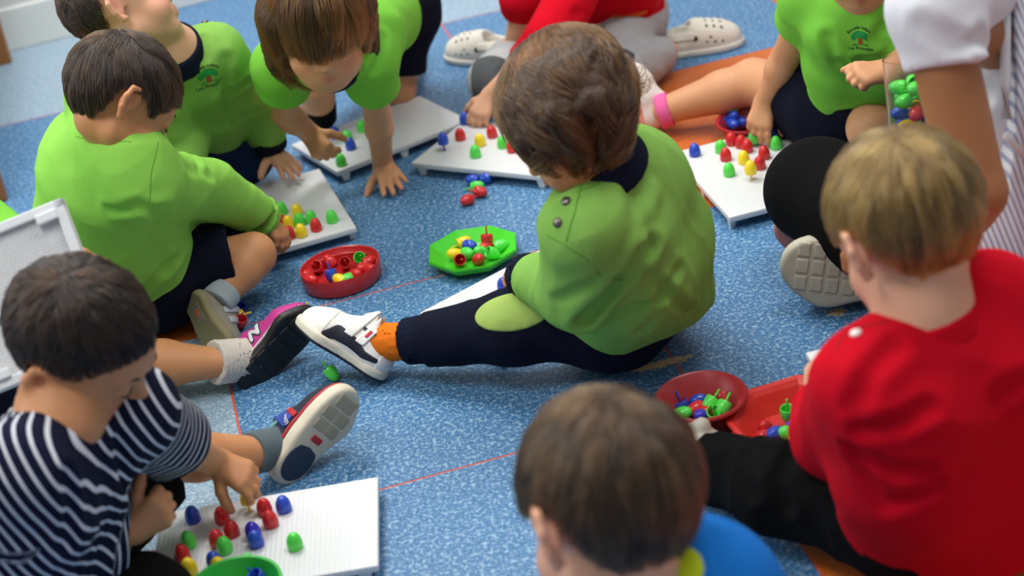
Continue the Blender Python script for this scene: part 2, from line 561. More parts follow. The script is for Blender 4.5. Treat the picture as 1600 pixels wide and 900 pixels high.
c_, x_ = by_corner((642, 254), (855, 276), 1); board('b2', c_, x_, 'white pegboard behind the curly head of the centre boy')
c_, x_ = by_corner((557, 355), (500, 264), 1); board('bl', c_, x_, 'white pegboard between the two long-sleeved green boys at left')
c_, x_ = by_corner((1140, 340), (1050, 241), -1); board('br', c_, x_, 'white pegboard on orange floor in front of the child in a navy skirt')
c_, x_ = by_corner((591, 744), (278, 797), 1); board('bb', c_, x_, 'white pegboard in front of the striped shirt child')
c_, x_ = by_corner((655, 488), (850, 386), -1); board('bm', c_, x_, 'white pegboard half hidden under the arm of the centre boy')
a_ = at(1262, 572, .125); x_ = nrm(at(1306, 556, .130) - a_); y_ = np.cross((0, 0, 1), x_) * -1; c_ = a_ + x_ * BL / 2 + y_ * BS / 2; board('bd', c_, x_, 'white pegboard of which a corner shows beside the red shirt')
def V3c(r, u, t): return nrm(r * CAM_R + u * CAM_U - t * _fwd)
# the board held up on its long edge, seen from its holed underside
xh = nrm(far(100, 312, 2.02) - far(0, 353, 2.02) + np.array([0, 0, 0.0]))
dn = V3c(.22, -.95, .12); nh = nrm(np.cross(dn, xh)); dn = np.cross(xh, nh)
tr = far(100, 311, 2.02)
ctr = tr - xh * BL / 2 + dn * BS / 2
hb = bpy.data.objects.new('pegboard', None); COL.objects.link(hb)
M = Matrix.Identity(4)
yh = np.cross(nh, xh)
for i in range(3): M[i][0], M[i][1], M[i][2], M[i][3] = xh[i], yh[i], nh[i], ctr[i]
hb.matrix_world = M
tag(hb, 'white pegboard held upright at the left edge, its holed underside showing', 'pegboard', 'white pegboards')
holed = NT('white_holed_plastic'); c = holed.coord()
holed.base(lin('#e4e7ea')); holed.set(Roughness=0.4)
bm = bmesh.new(); add_box(bm, (0, 0, 0), (BL, BS, 0.006), None, 0.001); bm_obj('plate', bm, holed.m, hb, local=True)
bm = bmesh.new()
for s in (-1, 1):
    add_box(bm, (0, s * (BS / 2 - 0.006), 0.006), (BL, 0.012, 0.014), None, 0.002)
    add_box(bm, (s * (BL / 2 - 0.006), 0, 0.006), (0.012, BS, 0.014), None, 0.002)
for fx in (-0.115, -0.0, 0.115):
    for s in (-1, 1): add_box(bm, (fx, s * (BS / 2 - 0.016), 0.011), (0.026, 0.012, 0.012), None, 0.002)
bm_obj('rim', bm, whitep, hb, local=True)
# rows of little raised tubes around the peg holes
tv, tf = lathe([(0.0019, 0.003), (0.0016, 0.0062), (0.0009, 0.0062), (0.0009, 0.0032)], 6)
V = []; F = []
for i in range(62):
    for j in range(40):
        x, y = (i - 30.5) * 0.0040, (j - 19.5) * 0.0040; k = len(V)
        V += [(a + x, b + y, z) for a, b, z in tv]; F += [tuple(q + k for q in f) for f in tf]
me = bpy.data.meshes.new('peg_holes'); me.from_pydata(V, [], F); me.materials.append(plain('white_tubes', '#f4f5f6', 0.4))
ho = bpy.data.objects.new('peg_holes', me); COL.objects.link(ho); ho.parent = hb; ho['kind'] = 'stuff'

# ------------------------------------------------------------------ egg pegs
PM = {'red': plastic('peg_red', '#cf0f18', 0.2, 0.12), 'green': plastic('peg_green', '#52e04a', 0.2, 0.2), 'blue': plastic('peg_blue', '#0a46c4', 0.18, 0.1),
      'yellow': plastic('peg_yellow', '#fbdc06', 0.22, 0.2), 'violet': plastic('peg_violet', '#2f1ec0', 0.18, 0.1)}
EGG = [(0, 0.0222), (0.0030, 0.0217), (0.0056, 0.0196), (0.0078, 0.0160), (0.0092, 0.0116), (0.0098, 0.0072), (0.0097, 0.0034), (0.0093, 0.0006), (0.0089, 0.0),
       (0.0080, 0.0004), (0.0083, 0.0050), (0.0078, 0.0100), (0.0060, 0.0150), (0.0, 0.0175)]
def peg_mesh(c):
    v, f = lathe(EGG, 20); me = bpy.data.meshes.new('egg_peg'); me.from_pydata(v.tolist(), [], f); me.materials.append(PM[c])
    me.polygons.foreach_set('use_smooth', np.ones(len(me.polygons), bool))
    v, f = lathe([(0.0, 0.0172), (0.0016, 0.0168), (0.0015, -0.0125), (0.0011, -0.0135), (0, -0.0136)], 10)
    ms = bpy.data.meshes.new('stem'); ms.from_pydata(v.tolist(), [], f); ms.materials.append(PM[c])
    ms.polygons.foreach_set('use_smooth', np.ones(len(ms.polygons), bool))
    return me, ms
PEGM = {c: peg_mesh(c) for c in PM}
def peg(c, loc, label, group, direction=(0, 0, 1)):
    """direction: the way the egg's tip points"""
    me, ms = PEGM[c]
    o = bpy.data.objects.new('egg_peg', me); COL.objects.link(o)
    o.location = loc
    q = Vector(direction).to_track_quat('Z', 'Y'); o.rotation_mode = 'QUATERNION'; o.rotation_quaternion = q
    tag(o, label, 'peg', group)
    s = bpy.data.objects.new('stem', ms); COL.objects.link(s); s.parent = o
    return o
def on_board(rows, place, group):
    for u, v, c, txt, *rest in rows:
        lift = rest[0] if rest else 0.0
        p = at(u, v - 3, BT + lift)
        j = rng.normal(0, 0.035, 2)
        peg(c, p, txt if len(txt.split()) > 6 else f'{c} egg peg {txt} {place}', group, (j[0], j[1], 1))

on_board([(303, 817, 'blue', 'nearest the far left corner of'), (349, 818, 'red', 'with a second red one close in front on'), (364, 839, 'red', 'middle one of three reds slanting across'),
          (341, 855, 'red', 'partly behind a green one on'), (353, 865, 'green', 'in front of a red one in the middle of'), (296, 857, 'green', 'touching a red one at the left side of'),
          (287, 877, 'red', 'between two greens at the left side of'), (298, 899, 'yellow', 'cut by the lower picture edge on'), (271, 905, 'green', 'lowest at the left side of'),
          (338, 888, 'blue', 'behind a yellow one near the green bowl on'), (345, 897, 'yellow', 'beside the green bowl rim on'), (391, 892, 'green', 'behind the green bowl rim on'),
          (415, 805, 'red', 'farther of the two reds near the hand on'), (425, 824, 'red', 'nearer of the two reds near the hand on'), (445, 801, 'blue', 'beside two reds towards the empty half of'),
          (398, 842, 'violet', 'just behind a blue one in the middle of'), (402, 855, 'blue', 'in front of a violet one in the middle of'), (462, 859, 'green', 'standing alone in the empty half of')],
         "the striped child's pegboard", "pegs on the striped child's board")
on_board([(441.5, 337, 'green', 'farthest left of the greens on'), (443, 357, 'red', 'half behind the pointing hand on'), (465.5, 340, 'yellow', 'farther back of the yellows on'),
          (453, 358, 'yellow', 'between two reds on'), (469, 355, 'green', 'hemmed in by three yellows on'), (453, 375, 'red', 'nearest the front edge on'),
          (472, 372, 'yellow', 'at the front edge right of a red on'), (487, 350, 'green', 'right behind the rightmost red on'), (495, 363, 'red', 'rightmost of the reds on'),
          (520, 350, 'green', 'standing alone at the right end of'), (408, 318, 'blue', 'behind the green sleeve on'), (404, 372, 'yellow', 'behind the bare knee on'), (392, 366, 'red', 'behind the bare knee near a yellow on')],
         'the pegboard between the two green boys', 'pegs on the board between the two green boys')
on_board([(720, 221, 'red', 'leftmost red on'), (751, 230, 'yellow', 'the only yellow one on'), (743.6, 248, 'green', 'nearest the front edge of'), (770, 217, 'red', 'behind the yellow one on'),
          (786, 233, 'green', 'beside the brown curls on'), (801, 240, 'red', 'half hidden by the brown curls on'), (693, 228, 'blue', 'raised on its stem at the left of', 0.0125), (727, 196, 'blue', 'beside the reaching fingers at the far edge of')],
         'the pegboard behind the curly head', 'pegs on the board behind the curly head')
on_board([(1086.5, 246, 'blue', 'alone at the left corner of'), (1127, 241, 'green', 'farthest left of the greens on'), (1134.6, 253, 'red', 'in front of the leftmost green on'), (1143, 229, 'red', 'next to the red bowl on'),
          (1158.6, 233, 'red', 'behind another red near the hand on'), (1168, 240, 'red', 'in front of another red near the hand on'), (1162.7, 258, 'yellow', 'fully pushed in on'), (1140, 277, 'green', 'nearest the front of'),
          (1173.5, 274, 'yellow', 'raised on its stem on', 0.011), (1195, 250, 'red', 'farther of the two reds by the black knee on'), (1188, 266, 'red', 'nearer of the two reds by the black knee on'),
          (1209, 222, 'blue', 'behind a green one at the right of'), (1213, 235, 'green', 'beside the black knee on')],
         'the pegboard on the orange floor', 'pegs on the board on the orange floor')
on_board([(525, 218, 'blue', 'farther back of the two blues on'), (544, 224, 'green', 'between the two blues on'), (549, 236, 'blue', 'nearer of the two blues on'), (534, 261, 'green', 'nearest the front corner of'),
          (567, 208, 'green', 'beside the straight bare arm on')],
         "the kneeling child's pegboard", "pegs on the kneeling child's board")
on_board([(788, 457, 'blue', 'standing by the green knee patch on'), (808, 432, 'red', 'behind the navy cuff on')], "the centre boy's pegboard", "pegs on the centre boy's board")

def lie(rows, group, z=0.0095):
    """pegs lying loose; each row: pixel, colour, direction of the tip (image dx, away, up), text"""
    for u, v, c, d, txt, *r in rows:
        zz = r[0] if r else z
        D = nrm(np.array(d, float)); p = at(u, v, zz) - D * 0.010
        peg(c, p, f'{c} egg peg {txt}', group, D)
lie([(738, 281, 'blue', (-1, .3, .25), 'left of two blues lying before the middle pegboard'), (758, 279, 'blue', (-.8, .1, -.1), 'with its dark opening showing before the middle pegboard'),
     (746, 291, 'green', (1, -.2, .2), 'squeezed under the blues before the middle pegboard', 0.008), (751, 300, 'red', (.9, -.6, -.05), 'lying against the green one before the middle pegboard'),
     (729, 313, 'red', (-.8, -.6, .1), 'farthest forward of the heap before the middle pegboard')], 'loose pegs before the middle board')
lie([(373, 479, 'blue', (-.4, .7, -.2), 'behind a yellow one next to the grey sneaker'), (370, 494, 'yellow', (-.9, -.4, .1), 'lying between blue and red next to the grey sneaker'), (376, 504, 'red', (-.3, .3, -.8), 'opening upward next to the pink sneaker', 0.012),
     (484, 493, 'yellow', (0, 0, -1), 'upside down behind the white sneaker toe', 0.012), (519, 584, 'green', (.5, -.5, -.75), 'upside down under the white sneaker', 0.011), (217, 604, 'blue', (-.3, .5, -.6), 'on the pale tile behind the striped sleeve', 0.010),
     (1094, 383, 'blue', (-.8, -.2, .0), 'peeping out behind the back of the centre boy')], 'pegs lying loose on the floor')

# ------------------------------------------------------------------ dishes
dish_red = plastic('dish_red', '#c5070f', 0.25, 0.05); dish_green = plastic('dish_green', '#3fcf10', 0.28, 0.1)
bowl_red = plastic('bowl_red', '#a30d19', 0.35); tray_red = plastic('tray_red', '#da2416', 0.35); bowl_green = plastic('bowl_green', '#0fb32e', 0.35)
def dish(name, prof, loc, mat, label, cat, n=64, sx=1.0, sy=1.0, rot=0.0):
    V, F = lathe(prof, n); V[:, 0] *= sx; V[:, 1] *= sy
    ca, sa = math.cos(rot), math.sin(rot)
    V = np.stack([V[:, 0] * ca - V[:, 1] * sa, V[:, 0] * sa + V[:, 1] * ca, V[:, 2]], 1)
    me = bpy.data.meshes.new(name); me.from_pydata(V.tolist(), [], F); me.materials.append(mat)
    me.polygons.foreach_set('use_smooth', np.full(len(me.polygons), n > 16))
    o = bpy.data.objects.new(name, me); COL.objects.link(o); o.location = loc
    if n > 16:
        try: me.set_sharp_from_angle(angle=math.radians(50))
        except Exception: pass
    return tag(o, label, cat)
def disp_w(u0, u1, v, z): return np.linalg.norm(at(u0, v, z) - at(u1, v, z)) / 2
rd = 0.0615
dc = (at(531, 414, 0.028)[:2]).tolist() + [0.001]
dish('round_dish', [(0, 0), (rd - .004, 0), (rd - .001, .003), (rd, .028), (rd - .0006, .0295), (rd - .0025, .0285), (rd - .004, .020), (rd - .0065, .0185), (rd - .0075, .004), (0, .0035)],
     dc, dish_red, 'red round dish with upright wall full of red pegs', 'dish', 64, 1.04, .98, 0.5)
gc = (at(739, 392, 0.018)[:2]).tolist() + [0.001]
ro = 0.0745
dish('octagonal_dish', [(0, .002), (ro * .62, .002), (ro * .66, 0), (ro * .9, .010), (ro, .020), (ro * .985, .0235), (ro * .95, .0215), (ro * .66, .0065), (ro * .60, .0052), (0, .005)],
     gc, dish_green, 'flat bright green octagonal dish of mixed pegs behind the white sneaker', 'dish', 8, 1.0, 1.0, 0.33)
bc = (at(1096, 622, 0.045)[:2]).tolist() + [0.001]
rb = 0.0585
dish('round_bowl', [(0, 0), (rb * .62, 0), (rb * .66, .002), (rb * .90, .042), (rb * 1.0, .0455), (rb * 1.0, .048), (rb * .97, .0495), (rb * .90, .048), (rb * .64, .006), (0, .0045)],
     bc, bowl_red, 'dark red round bowl of pegs by the seated red shirt child', 'bowl')
tc = (at(1254, 656, 0.03)[:2]).tolist() + [0.001]
dish('octagonal_tray', [(0, 0), (.066, 0), (.070, .003), (.088, .030), (.094, .034), (.093, .0365), (.086, .0355), (.080, .030), (.078, .027), (.064, .006), (0, .005)],
     tc, tray_red, 'orange red octagonal tray of pegs in front of the red shirt child', 'tray', 8, 1.0, 1.0, 0.62)
bm = bmesh.new(); add_box(bm, (-.094, 0, .0300), (.022, .030, .009), None, .003)
tray_ = bpy.data.objects['octagonal_tray']
hd_ = bm_obj('handle', bm, tray_red, tray_, local=True); hd_.rotation_euler.z = .25
xc = (at(1166, 189, 0.034)[:2]).tolist() + [0.001]
dish('round_bowl', [(0, 0), (.032, 0), (.034, .002), (.046, .030), (.053, .033), (.053, .036), (.046, .035), (.033, .006), (0, .0045)],
     xc, bowl_red, 'red bowl of blue pegs on the orange floor under an outstretched arm', 'bowl')
bgc = (at(366, 918, BT + 0.03)[:2]).tolist() + [BT + .0005]
dish('round_bowl', [(0, 0), (.040, 0), (.043, .002), (.053, .028), (.056, .030), (.0555, .0325), (.052, .032), (.041, .005), (0, .004)],
     bgc, bowl_green, "green round bowl standing on the striped child's pegboard", 'bowl')
def fill(rows, where, group):
    for u, v, z, c, d, txt in rows:
        D = nrm(np.array(d, float)); p = at(u, v, z) - D * 0.010
        peg(c, p, f'{c} egg peg {txt} {where}', group, D)
fill([(518, 431, .0145, 'blue', (.1, -.3, -.9), 'the only blue one in'), (530, 437, .0135, 'yellow', (-.6, .5, .3), 'the only yellow one in'), (541, 437, .012, 'green', (-.8, -.5, .1), 'lying beside the yellow one in'),
      (561, 404, .016, 'green', (-.2, .75, -.6), 'showing its round opening in'), (480, 430, .0145, 'red', (-.3, -.6, .5), 'farthest left in'), (487, 438, .012, 'red', (.7, -.5, .2), 'front left in'),
      (497, 418, .016, 'red', (.2, .6, -.6), 'opening towards the camera at left in'), (515, 408, .0145, 'red', (-.4, .2, .6), 'at the back wall left of the middle of'), (539, 412, .016, 'red', (-.1, .7, -.6), 'opening towards the camera in the middle of'),
      (556, 429, .0145, 'red', (.6, -.5, .4), 'right of the green pair in'), (566, 419, .0145, 'red', (-.5, -.6, .3), 'right front in'), (578, 421, .013, 'red', (.5, -.5, .5), 'against the right wall of'), (577, 408, .0145, 'red', (.7, .4, .2), 'back right in')],
     'the red round dish', 'pegs in the red round dish')
fill([(717, 406, .0165, 'red', (-.2, .7, -.35), 'with its opening towards the camera in'), (748, 405, .0165, 'red', (.2, -.7, .5), 'front middle in'), (731, 396, .0165, 'green', (.4, -.7, .2), 'left of the middle in'), (709, 397, .0165, 'yellow', (-.7, -.2, .4), 'behind the open red one in'),
      (725, 378, .0165, 'yellow', (.9, .2, .2), 'farthest back in'), (735, 384, .0165, 'blue', (.7, -.6, .1), 'the only blue one in'), (761, 376, .024, 'red', (-.1, -.3, -.9), 'standing on its tip at the back of'), (758, 387, .0165, 'red', (-.6, -.5, .2), 'below the upside-down red in'),
      (783, 383, .0165, 'green', (.95, .1, .2), 'farthest right in'), (770, 396, .0165, 'green', (.4, .1, -.3), 'right front in'), (750, 393, .0165, 'green', (-.5, -.4, .5), 'behind the front red one in')],
     'the green octagonal dish', 'pegs in the green octagonal dish')
fill([(1066, 636, .0150, 'blue', (.2, -.2, -.9), 'with stem upward at left in'), (1090, 626, .0150, 'blue', (-.8, -.1, .1), 'with open side right at the back of'), (1087, 639, .0190, 'red', (-.7, -.4, .1), 'left of the middle of'), (1112, 620, .0150, 'blue', (-.8, .1, .2), 'farthest back in'),
      (1109, 632, .0230, 'green', (-.6, -.4, -.5), 'on top with stem pointing right in'), (1132, 625, .0160, 'red', (.0, -.6, -.6), 'against the back right wall of'), (1129, 639, .0220, 'green', (-.5, -.5, -.5), 'right side with raised stem in'), (1116, 647, .0190, 'green', (.1, .5, -.8), 'opening upward at the front of'),
      (1095, 650, .0180, 'violet', (-.3, -.5, .5), 'the only violet one in'), (1104, 643, .0170, 'red', (.6, -.3, .3), 'between violet and green in'), (1068, 646, .0180, 'green', (.7, -.3, .4), 'front left beside the shoe in')],
     'the dark red bowl', 'pegs in the dark red bowl')
fill([(1231, 647, .0240, 'green', (0, .1, -1), 'upside down with tall stem in'), (1251, 654, .0160, 'green', (.3, -.5, .6), 'beside the red sleeve in'), (1244, 667, .0200, 'blue', (.8, -.1, .2), 'lying across the middle of'), (1210, 678, .0165, 'blue', (-.6, -.5, .3), 'leftmost blue in'),
      (1229, 676, .0170, 'green', (-.7, -.3, .4), 'front middle in'), (1244, 684, .0180, 'yellow', (-.4, .5, -.6), 'the only yellow one in'), (1195, 668, .0145, 'red', (-.3, -.3, .7), 'farther left one in'), (1192, 683, .0140, 'red', (-.6, -.5, .3), 'nearest the black trouser leg in')],
     'the orange red tray', 'pegs in the orange red tray')
fill([(1131, 188, .0260, 'blue', (-.7, -.4, .3), 'leftmost in'), (1146, 182, .0330, 'blue', (.2, -.5, .6), 'on top of'), (1146, 194, .0240, 'blue', (.3, -.8, .1), 'nearest the front wall of'), (1145, 170, .0420, 'green', (.1, .1, -1), 'upside down with raised stem in'),
      (1160, 166, .0330, 'red', (.5, .5, .3), 'behind the hand in'), (1190, 180, .0300, 'red', (.5, .1, .5), 'right of the hand in'), (1160, 190, .0220, 'blue', (.6, -.5, .1), 'beside the fingers in')],
     'the small red bowl', 'pegs in the small red bowl')
peg('blue', at(396, 897, BT + .028), 'blue egg peg stem up in the green bowl', 'pegs in the green bowl', (.35, .2, -.9))
# ------------------------------------------------------------------ people: builders
TOCAM = -_fwd
def V3(r, u, t=0.0):
    """a direction given along the camera's right / up / towards-camera axes (kept as a world vector)"""
    return nrm(r * CAM_R + u * CAM_U + t * TOCAM)
UPZ = np.array([0, 0, 1.0])

def hit(F, u, v, t0=1.0, off=0.0):
    """the point of a surface that faces the camera along one line of sight"""
    d = nrm(_fwd + (u - 800) / FPX * CAM_R - (v - 450) / FPX * CAM_U); t = t0
    best = (9, None)
    for _ in range(90):
        P = CAM_P + d * t; e = float(F.ev(P[None])[0])
        if e < best[0]: best = (e, P)
        if e < 0.0004: break
        t += max(e * .7, .0005)
        if t > 4: break
    return best[1] + off * TOCAM
def crease_fn(F, rows, base=None):
    """rows: (list of (u, v) along a crease, half width, depth); positive depth = valley"""
    old, F.disp = F.disp, None
    L = []
    for pts, w_, dp in rows:
        L.append(([hit(F, *q) for q in pts], w_, dp))
    F.disp = old
    def f(P):
        s = base(P) if base else 0
        for q, w_, dp in L:
            d2 = None
            for a, b in zip(q[:-1], q[1:]):
                ba = b - a; t = np.clip((P - a) @ ba / (ba @ ba), 0, 1)
                e = ((P - a - t[:, None] * ba) ** 2).sum(1); d2 = e if d2 is None else np.minimum(d2, e)
            s = s - dp * np.exp(-d2 / w_ ** 2) + .45 * dp * np.exp(-((np.sqrt(d2) - 1.9 * w_) / w_) ** 2)
        return s
    F.damp = .016
    return f

def skin_mat(name, base, lip='#c2605c'):
    t = NT(name); c = t.coord()
    n = t.noise(45, 3, c)
    b = lin(base); b2 = tuple(x * y for x, y in zip(b[:3], (0.93, 0.85, 0.82))) + (1,)
    col = t.mix(n, b, b2)
    col = t.mix(t.math('MULTIPLY', t.attr('lip').outputs['Fac'], 0.55), col, lin(lip))
    col = t.mix(t.math('MULTIPLY', t.attr('flush').outputs['Fac'], 0.45), col, lin('#d9796a'))
    t.base(col); t.set(Roughness=0.5)
    t.b.inputs['Subsurface Weight'].default_value = 0.25
    t.b.inputs['Subsurface Radius'].default_value = (0.008, 0.003, 0.0015)
    t.b.inputs['Subsurface Scale'].default_value = 0.6
    t.b.inputs['Specular IOR Level'].default_value = 0.35
    t.bump(t.noise(500, 2, c), 0.05, 0.0006)
    return t.m
def hair_mats(name, col):
    t = NT(name); a = lin(col)
    c = t.coord(); n = t.noise(160, 2, c)
    t.base(t.mix(n, tuple(x * 0.5 for x in a[:3]) + (1,), tuple(x * 0.2 for x in a[:3]) + (1,))); t.set(Roughness=0.6); t.bump(n, 0.6, 0.003)
    m2 = bpy.data.materials.new(name + '_strands'); m2.use_nodes = True; nt = m2.node_tree
    nt.nodes.remove(nt.nodes['Principled BSDF'])
    h = nt.nodes.new('ShaderNodeBsdfHairPrincipled'); h.parametrization = 'COLOR'
    h.inputs['Color'].default_value = a; h.inputs['Roughness'].default_value = 0.28; h.inputs['Radial Roughness'].default_value = 0.5
    pass
    hi = nt.nodes.new('ShaderNodeAttribute'); hi.attribute_name = 'tone'; mx = nt.nodes.new('ShaderNodeMix'); mx.data_type = 'RGBA'
    nt.links.new(hi.outputs['Fac'], mx.inputs[0]); mx.inputs[6].default_value = tuple(x * 0.08 for x in a[:3]) + (1,)
    mx.inputs[7].default_value = tuple(min(1, x * 1.2) for x in a[:3]) + (1,)
    nt.links.new(mx.outputs[2], h.inputs['Color'])
    nt.links.new(h.outputs[0], nt.nodes['Material Output'].inputs['Surface'])
    return t.m, m2

SK = 0.9                                     # size of these toddlers against the template
def head_field(F, C, R, s, ears=True):
    def g(x, y, z): return C + s * (R @ np.array([x, y, z]))
    F.ell(g(0, -.012, .022), np.array([.0690, .0810, .0750]) * s, R, .01)
    F.ell(g(0, .022, .018), np.array([.0570, .0590, .0560]) * s, R, .02 * s)
    F.ell(g(0, .022, -.032), np.array([.0500, .0550, .0580]) * s, R, .02 * s)
    for q in (-1, 1):
        F.ell(g(q * .030, .044, -.043), .0265 * s, R, .014 * s)
        F.cone(g(q * .036, .0, -.055), g(q * .010, .052, -.076), .021 * s, .016 * s, .018 * s)
    F.ell(g(0, .060, -.078), np.array([.015, .013, .012]) * s, R, .012 * s)
    for q in (-1, 1):
        F.ell(g(q * .028, .083, -.002), np.array([.016, .013, .011]) * s, R, .014 * s, -1)
        F.ell(g(q * .027, .0655, -.003), np.array([.0145, .0125, .0105]) * s, R, .004 * s)
        F.cone(g(q * .012, .076, .012), g(q * .036, .066, .013), .006 * s, .005 * s, .012 * s)
    F.cone(g(0, .070, -.004), g(0, .0845, -.029), .0065 * s, .0088 * s, .008 * s)
    for q in (-1, 1): F.ell(g(q * .0085, .079, -.0325), .0062 * s, R, .005 * s)
    F.ell(g(0, .068, -.053), np.array([.018, .010, .012]) * s, R, .012 * s)
    F.chain([g(-.015, .0705, -.0535), g(0, .0775, -.0500), g(.015, .0705, -.0535)], [.0030 * s, .0052 * s, .0030 * s], .004 * s)
    F.chain([g(-.014, .0700, -.0560), g(0, .0765, -.0590), g(.014, .0700, -.0560)], [.0030 * s, .0056 * s, .0030 * s], .004 * s)
    F.chain([g(-.016, .0760, -.0545), g(0, .0850, -.0545), g(.016, .0760, -.0545)], [.0012 * s, .0018 * s, .0012 * s], .002 * s)
    F.p[-1] = F.p[-1][:3] + (-1,) + F.p[-1][4:]; F.p[-2] = F.p[-2][:3] + (-1,) + F.p[-2][4:]
    if ears:
        for q in (-1, 1):
            a = math.radians(21) * q
            Re = R @ np.array([[math.cos(a), math.sin(a), 0], [-math.sin(a), math.cos(a), 0], [0, 0, 1]]).T
            c0 = g(q * .0705, -.014, -.008)
            def e(x, y, z): return c0 + 1.12 * s * (Re @ np.array([x * 1.25, y, z]))
            # rim, lobe, bowl
            pts = [e(q * .000, .014, -.004), e(q * .004, .013, .012), e(q * .007, .003, .023), e(q * .009, -.010, .020), e(q * .010, -.015, .006), e(q * .008, -.011, -.010), e(q * .004, -.003, -.022), e(q * 0, .006, -.022)]
            F.ell(e(q * .001, -.001, 0), np.array([.005, .014, .022]) * s, Re, .008 * s)
            F.chain(pts, [.004 * s, .0042 * s, .0045 * s, .0045 * s, .0045 * s, .0042 * s, .0048 * s, .0046 * s], .003 * s)
            F.ell(e(q * .0085, .000, -.003), np.array([.006, .007, .010]) * s, Re, .004 * s, -1)

def hand_field(F, wrist, fwd, back, side, s=1.0, curl=(.3, .35, .4, .45), spread=1.0, thumb=0.0, tcurl=.3, grip=0.0):
    """side +1 = right hand, -1 = left; back = the way the back of the hand faces; returns finger tips"""
    f = nrm(fwd); n = nrm(np.asarray(back) - (np.asarray(back) @ f) * f)
    t = np.cross(n, f) * side
    W = np.asarray(wrist, float)
    kn = [(.0178, .0445), (.0062, .0465), (-.0056, .0445), (-.0165, .0395)]
    ln = [.035, .039, .036, .029]; rr = [.0061, .0062, .0060, .0053]
    tips = []
    for i in range(4):
        kx, ky = kn[i]
        K = W + s * (f * ky + t * kx)
        F.cone(W + s * (f * .006 + t * kx * .45), K, .0105 * s, .0082 * s, .010 * s)
    for i in range(4):
        kx, ky = kn[i]
        K = W + s * (f * ky + t * kx)
        sp = spread * kx * 9.0
        d = nrm(f + t * sp)
        c = curl[i]; p = K; a = c * 0.8
        for j, (fr, w) in enumerate(((.46, 1.0), (.30, .95), (.26, .86))):
            dd = d * math.cos(a) - n * math.sin(a)
            p2 = p + s * ln[i] * fr * dd
            F.cone(p, p2, rr[i] * w * s, rr[i] * (w - .07) * s, .0035 * s)
            p = p2; a += c * 1.15
        tips.append(p)
    b = W + s * (f * .012 + t * .014 - n * .003)
    d = nrm(f * (.62 - .2 * thumb) + t * (.75 + .2 * thumb) - n * (.25 + grip))
    p1 = b + s * .023 * d
    d2 = nrm(d + f * tcurl - n * tcurl * .6 - t * tcurl * .5); p2 = p1 + s * .0165 * d2
    d3 = nrm(d2 + f * tcurl * .7 - t * tcurl * .5 - n * .1); p3 = p2 + s * .013 * d3
    F.chain([b, p1, p2, p3], [.0098 * s, .0078 * s, .0070 * s, .0058 * s], .005 * s)
    return tips, p3

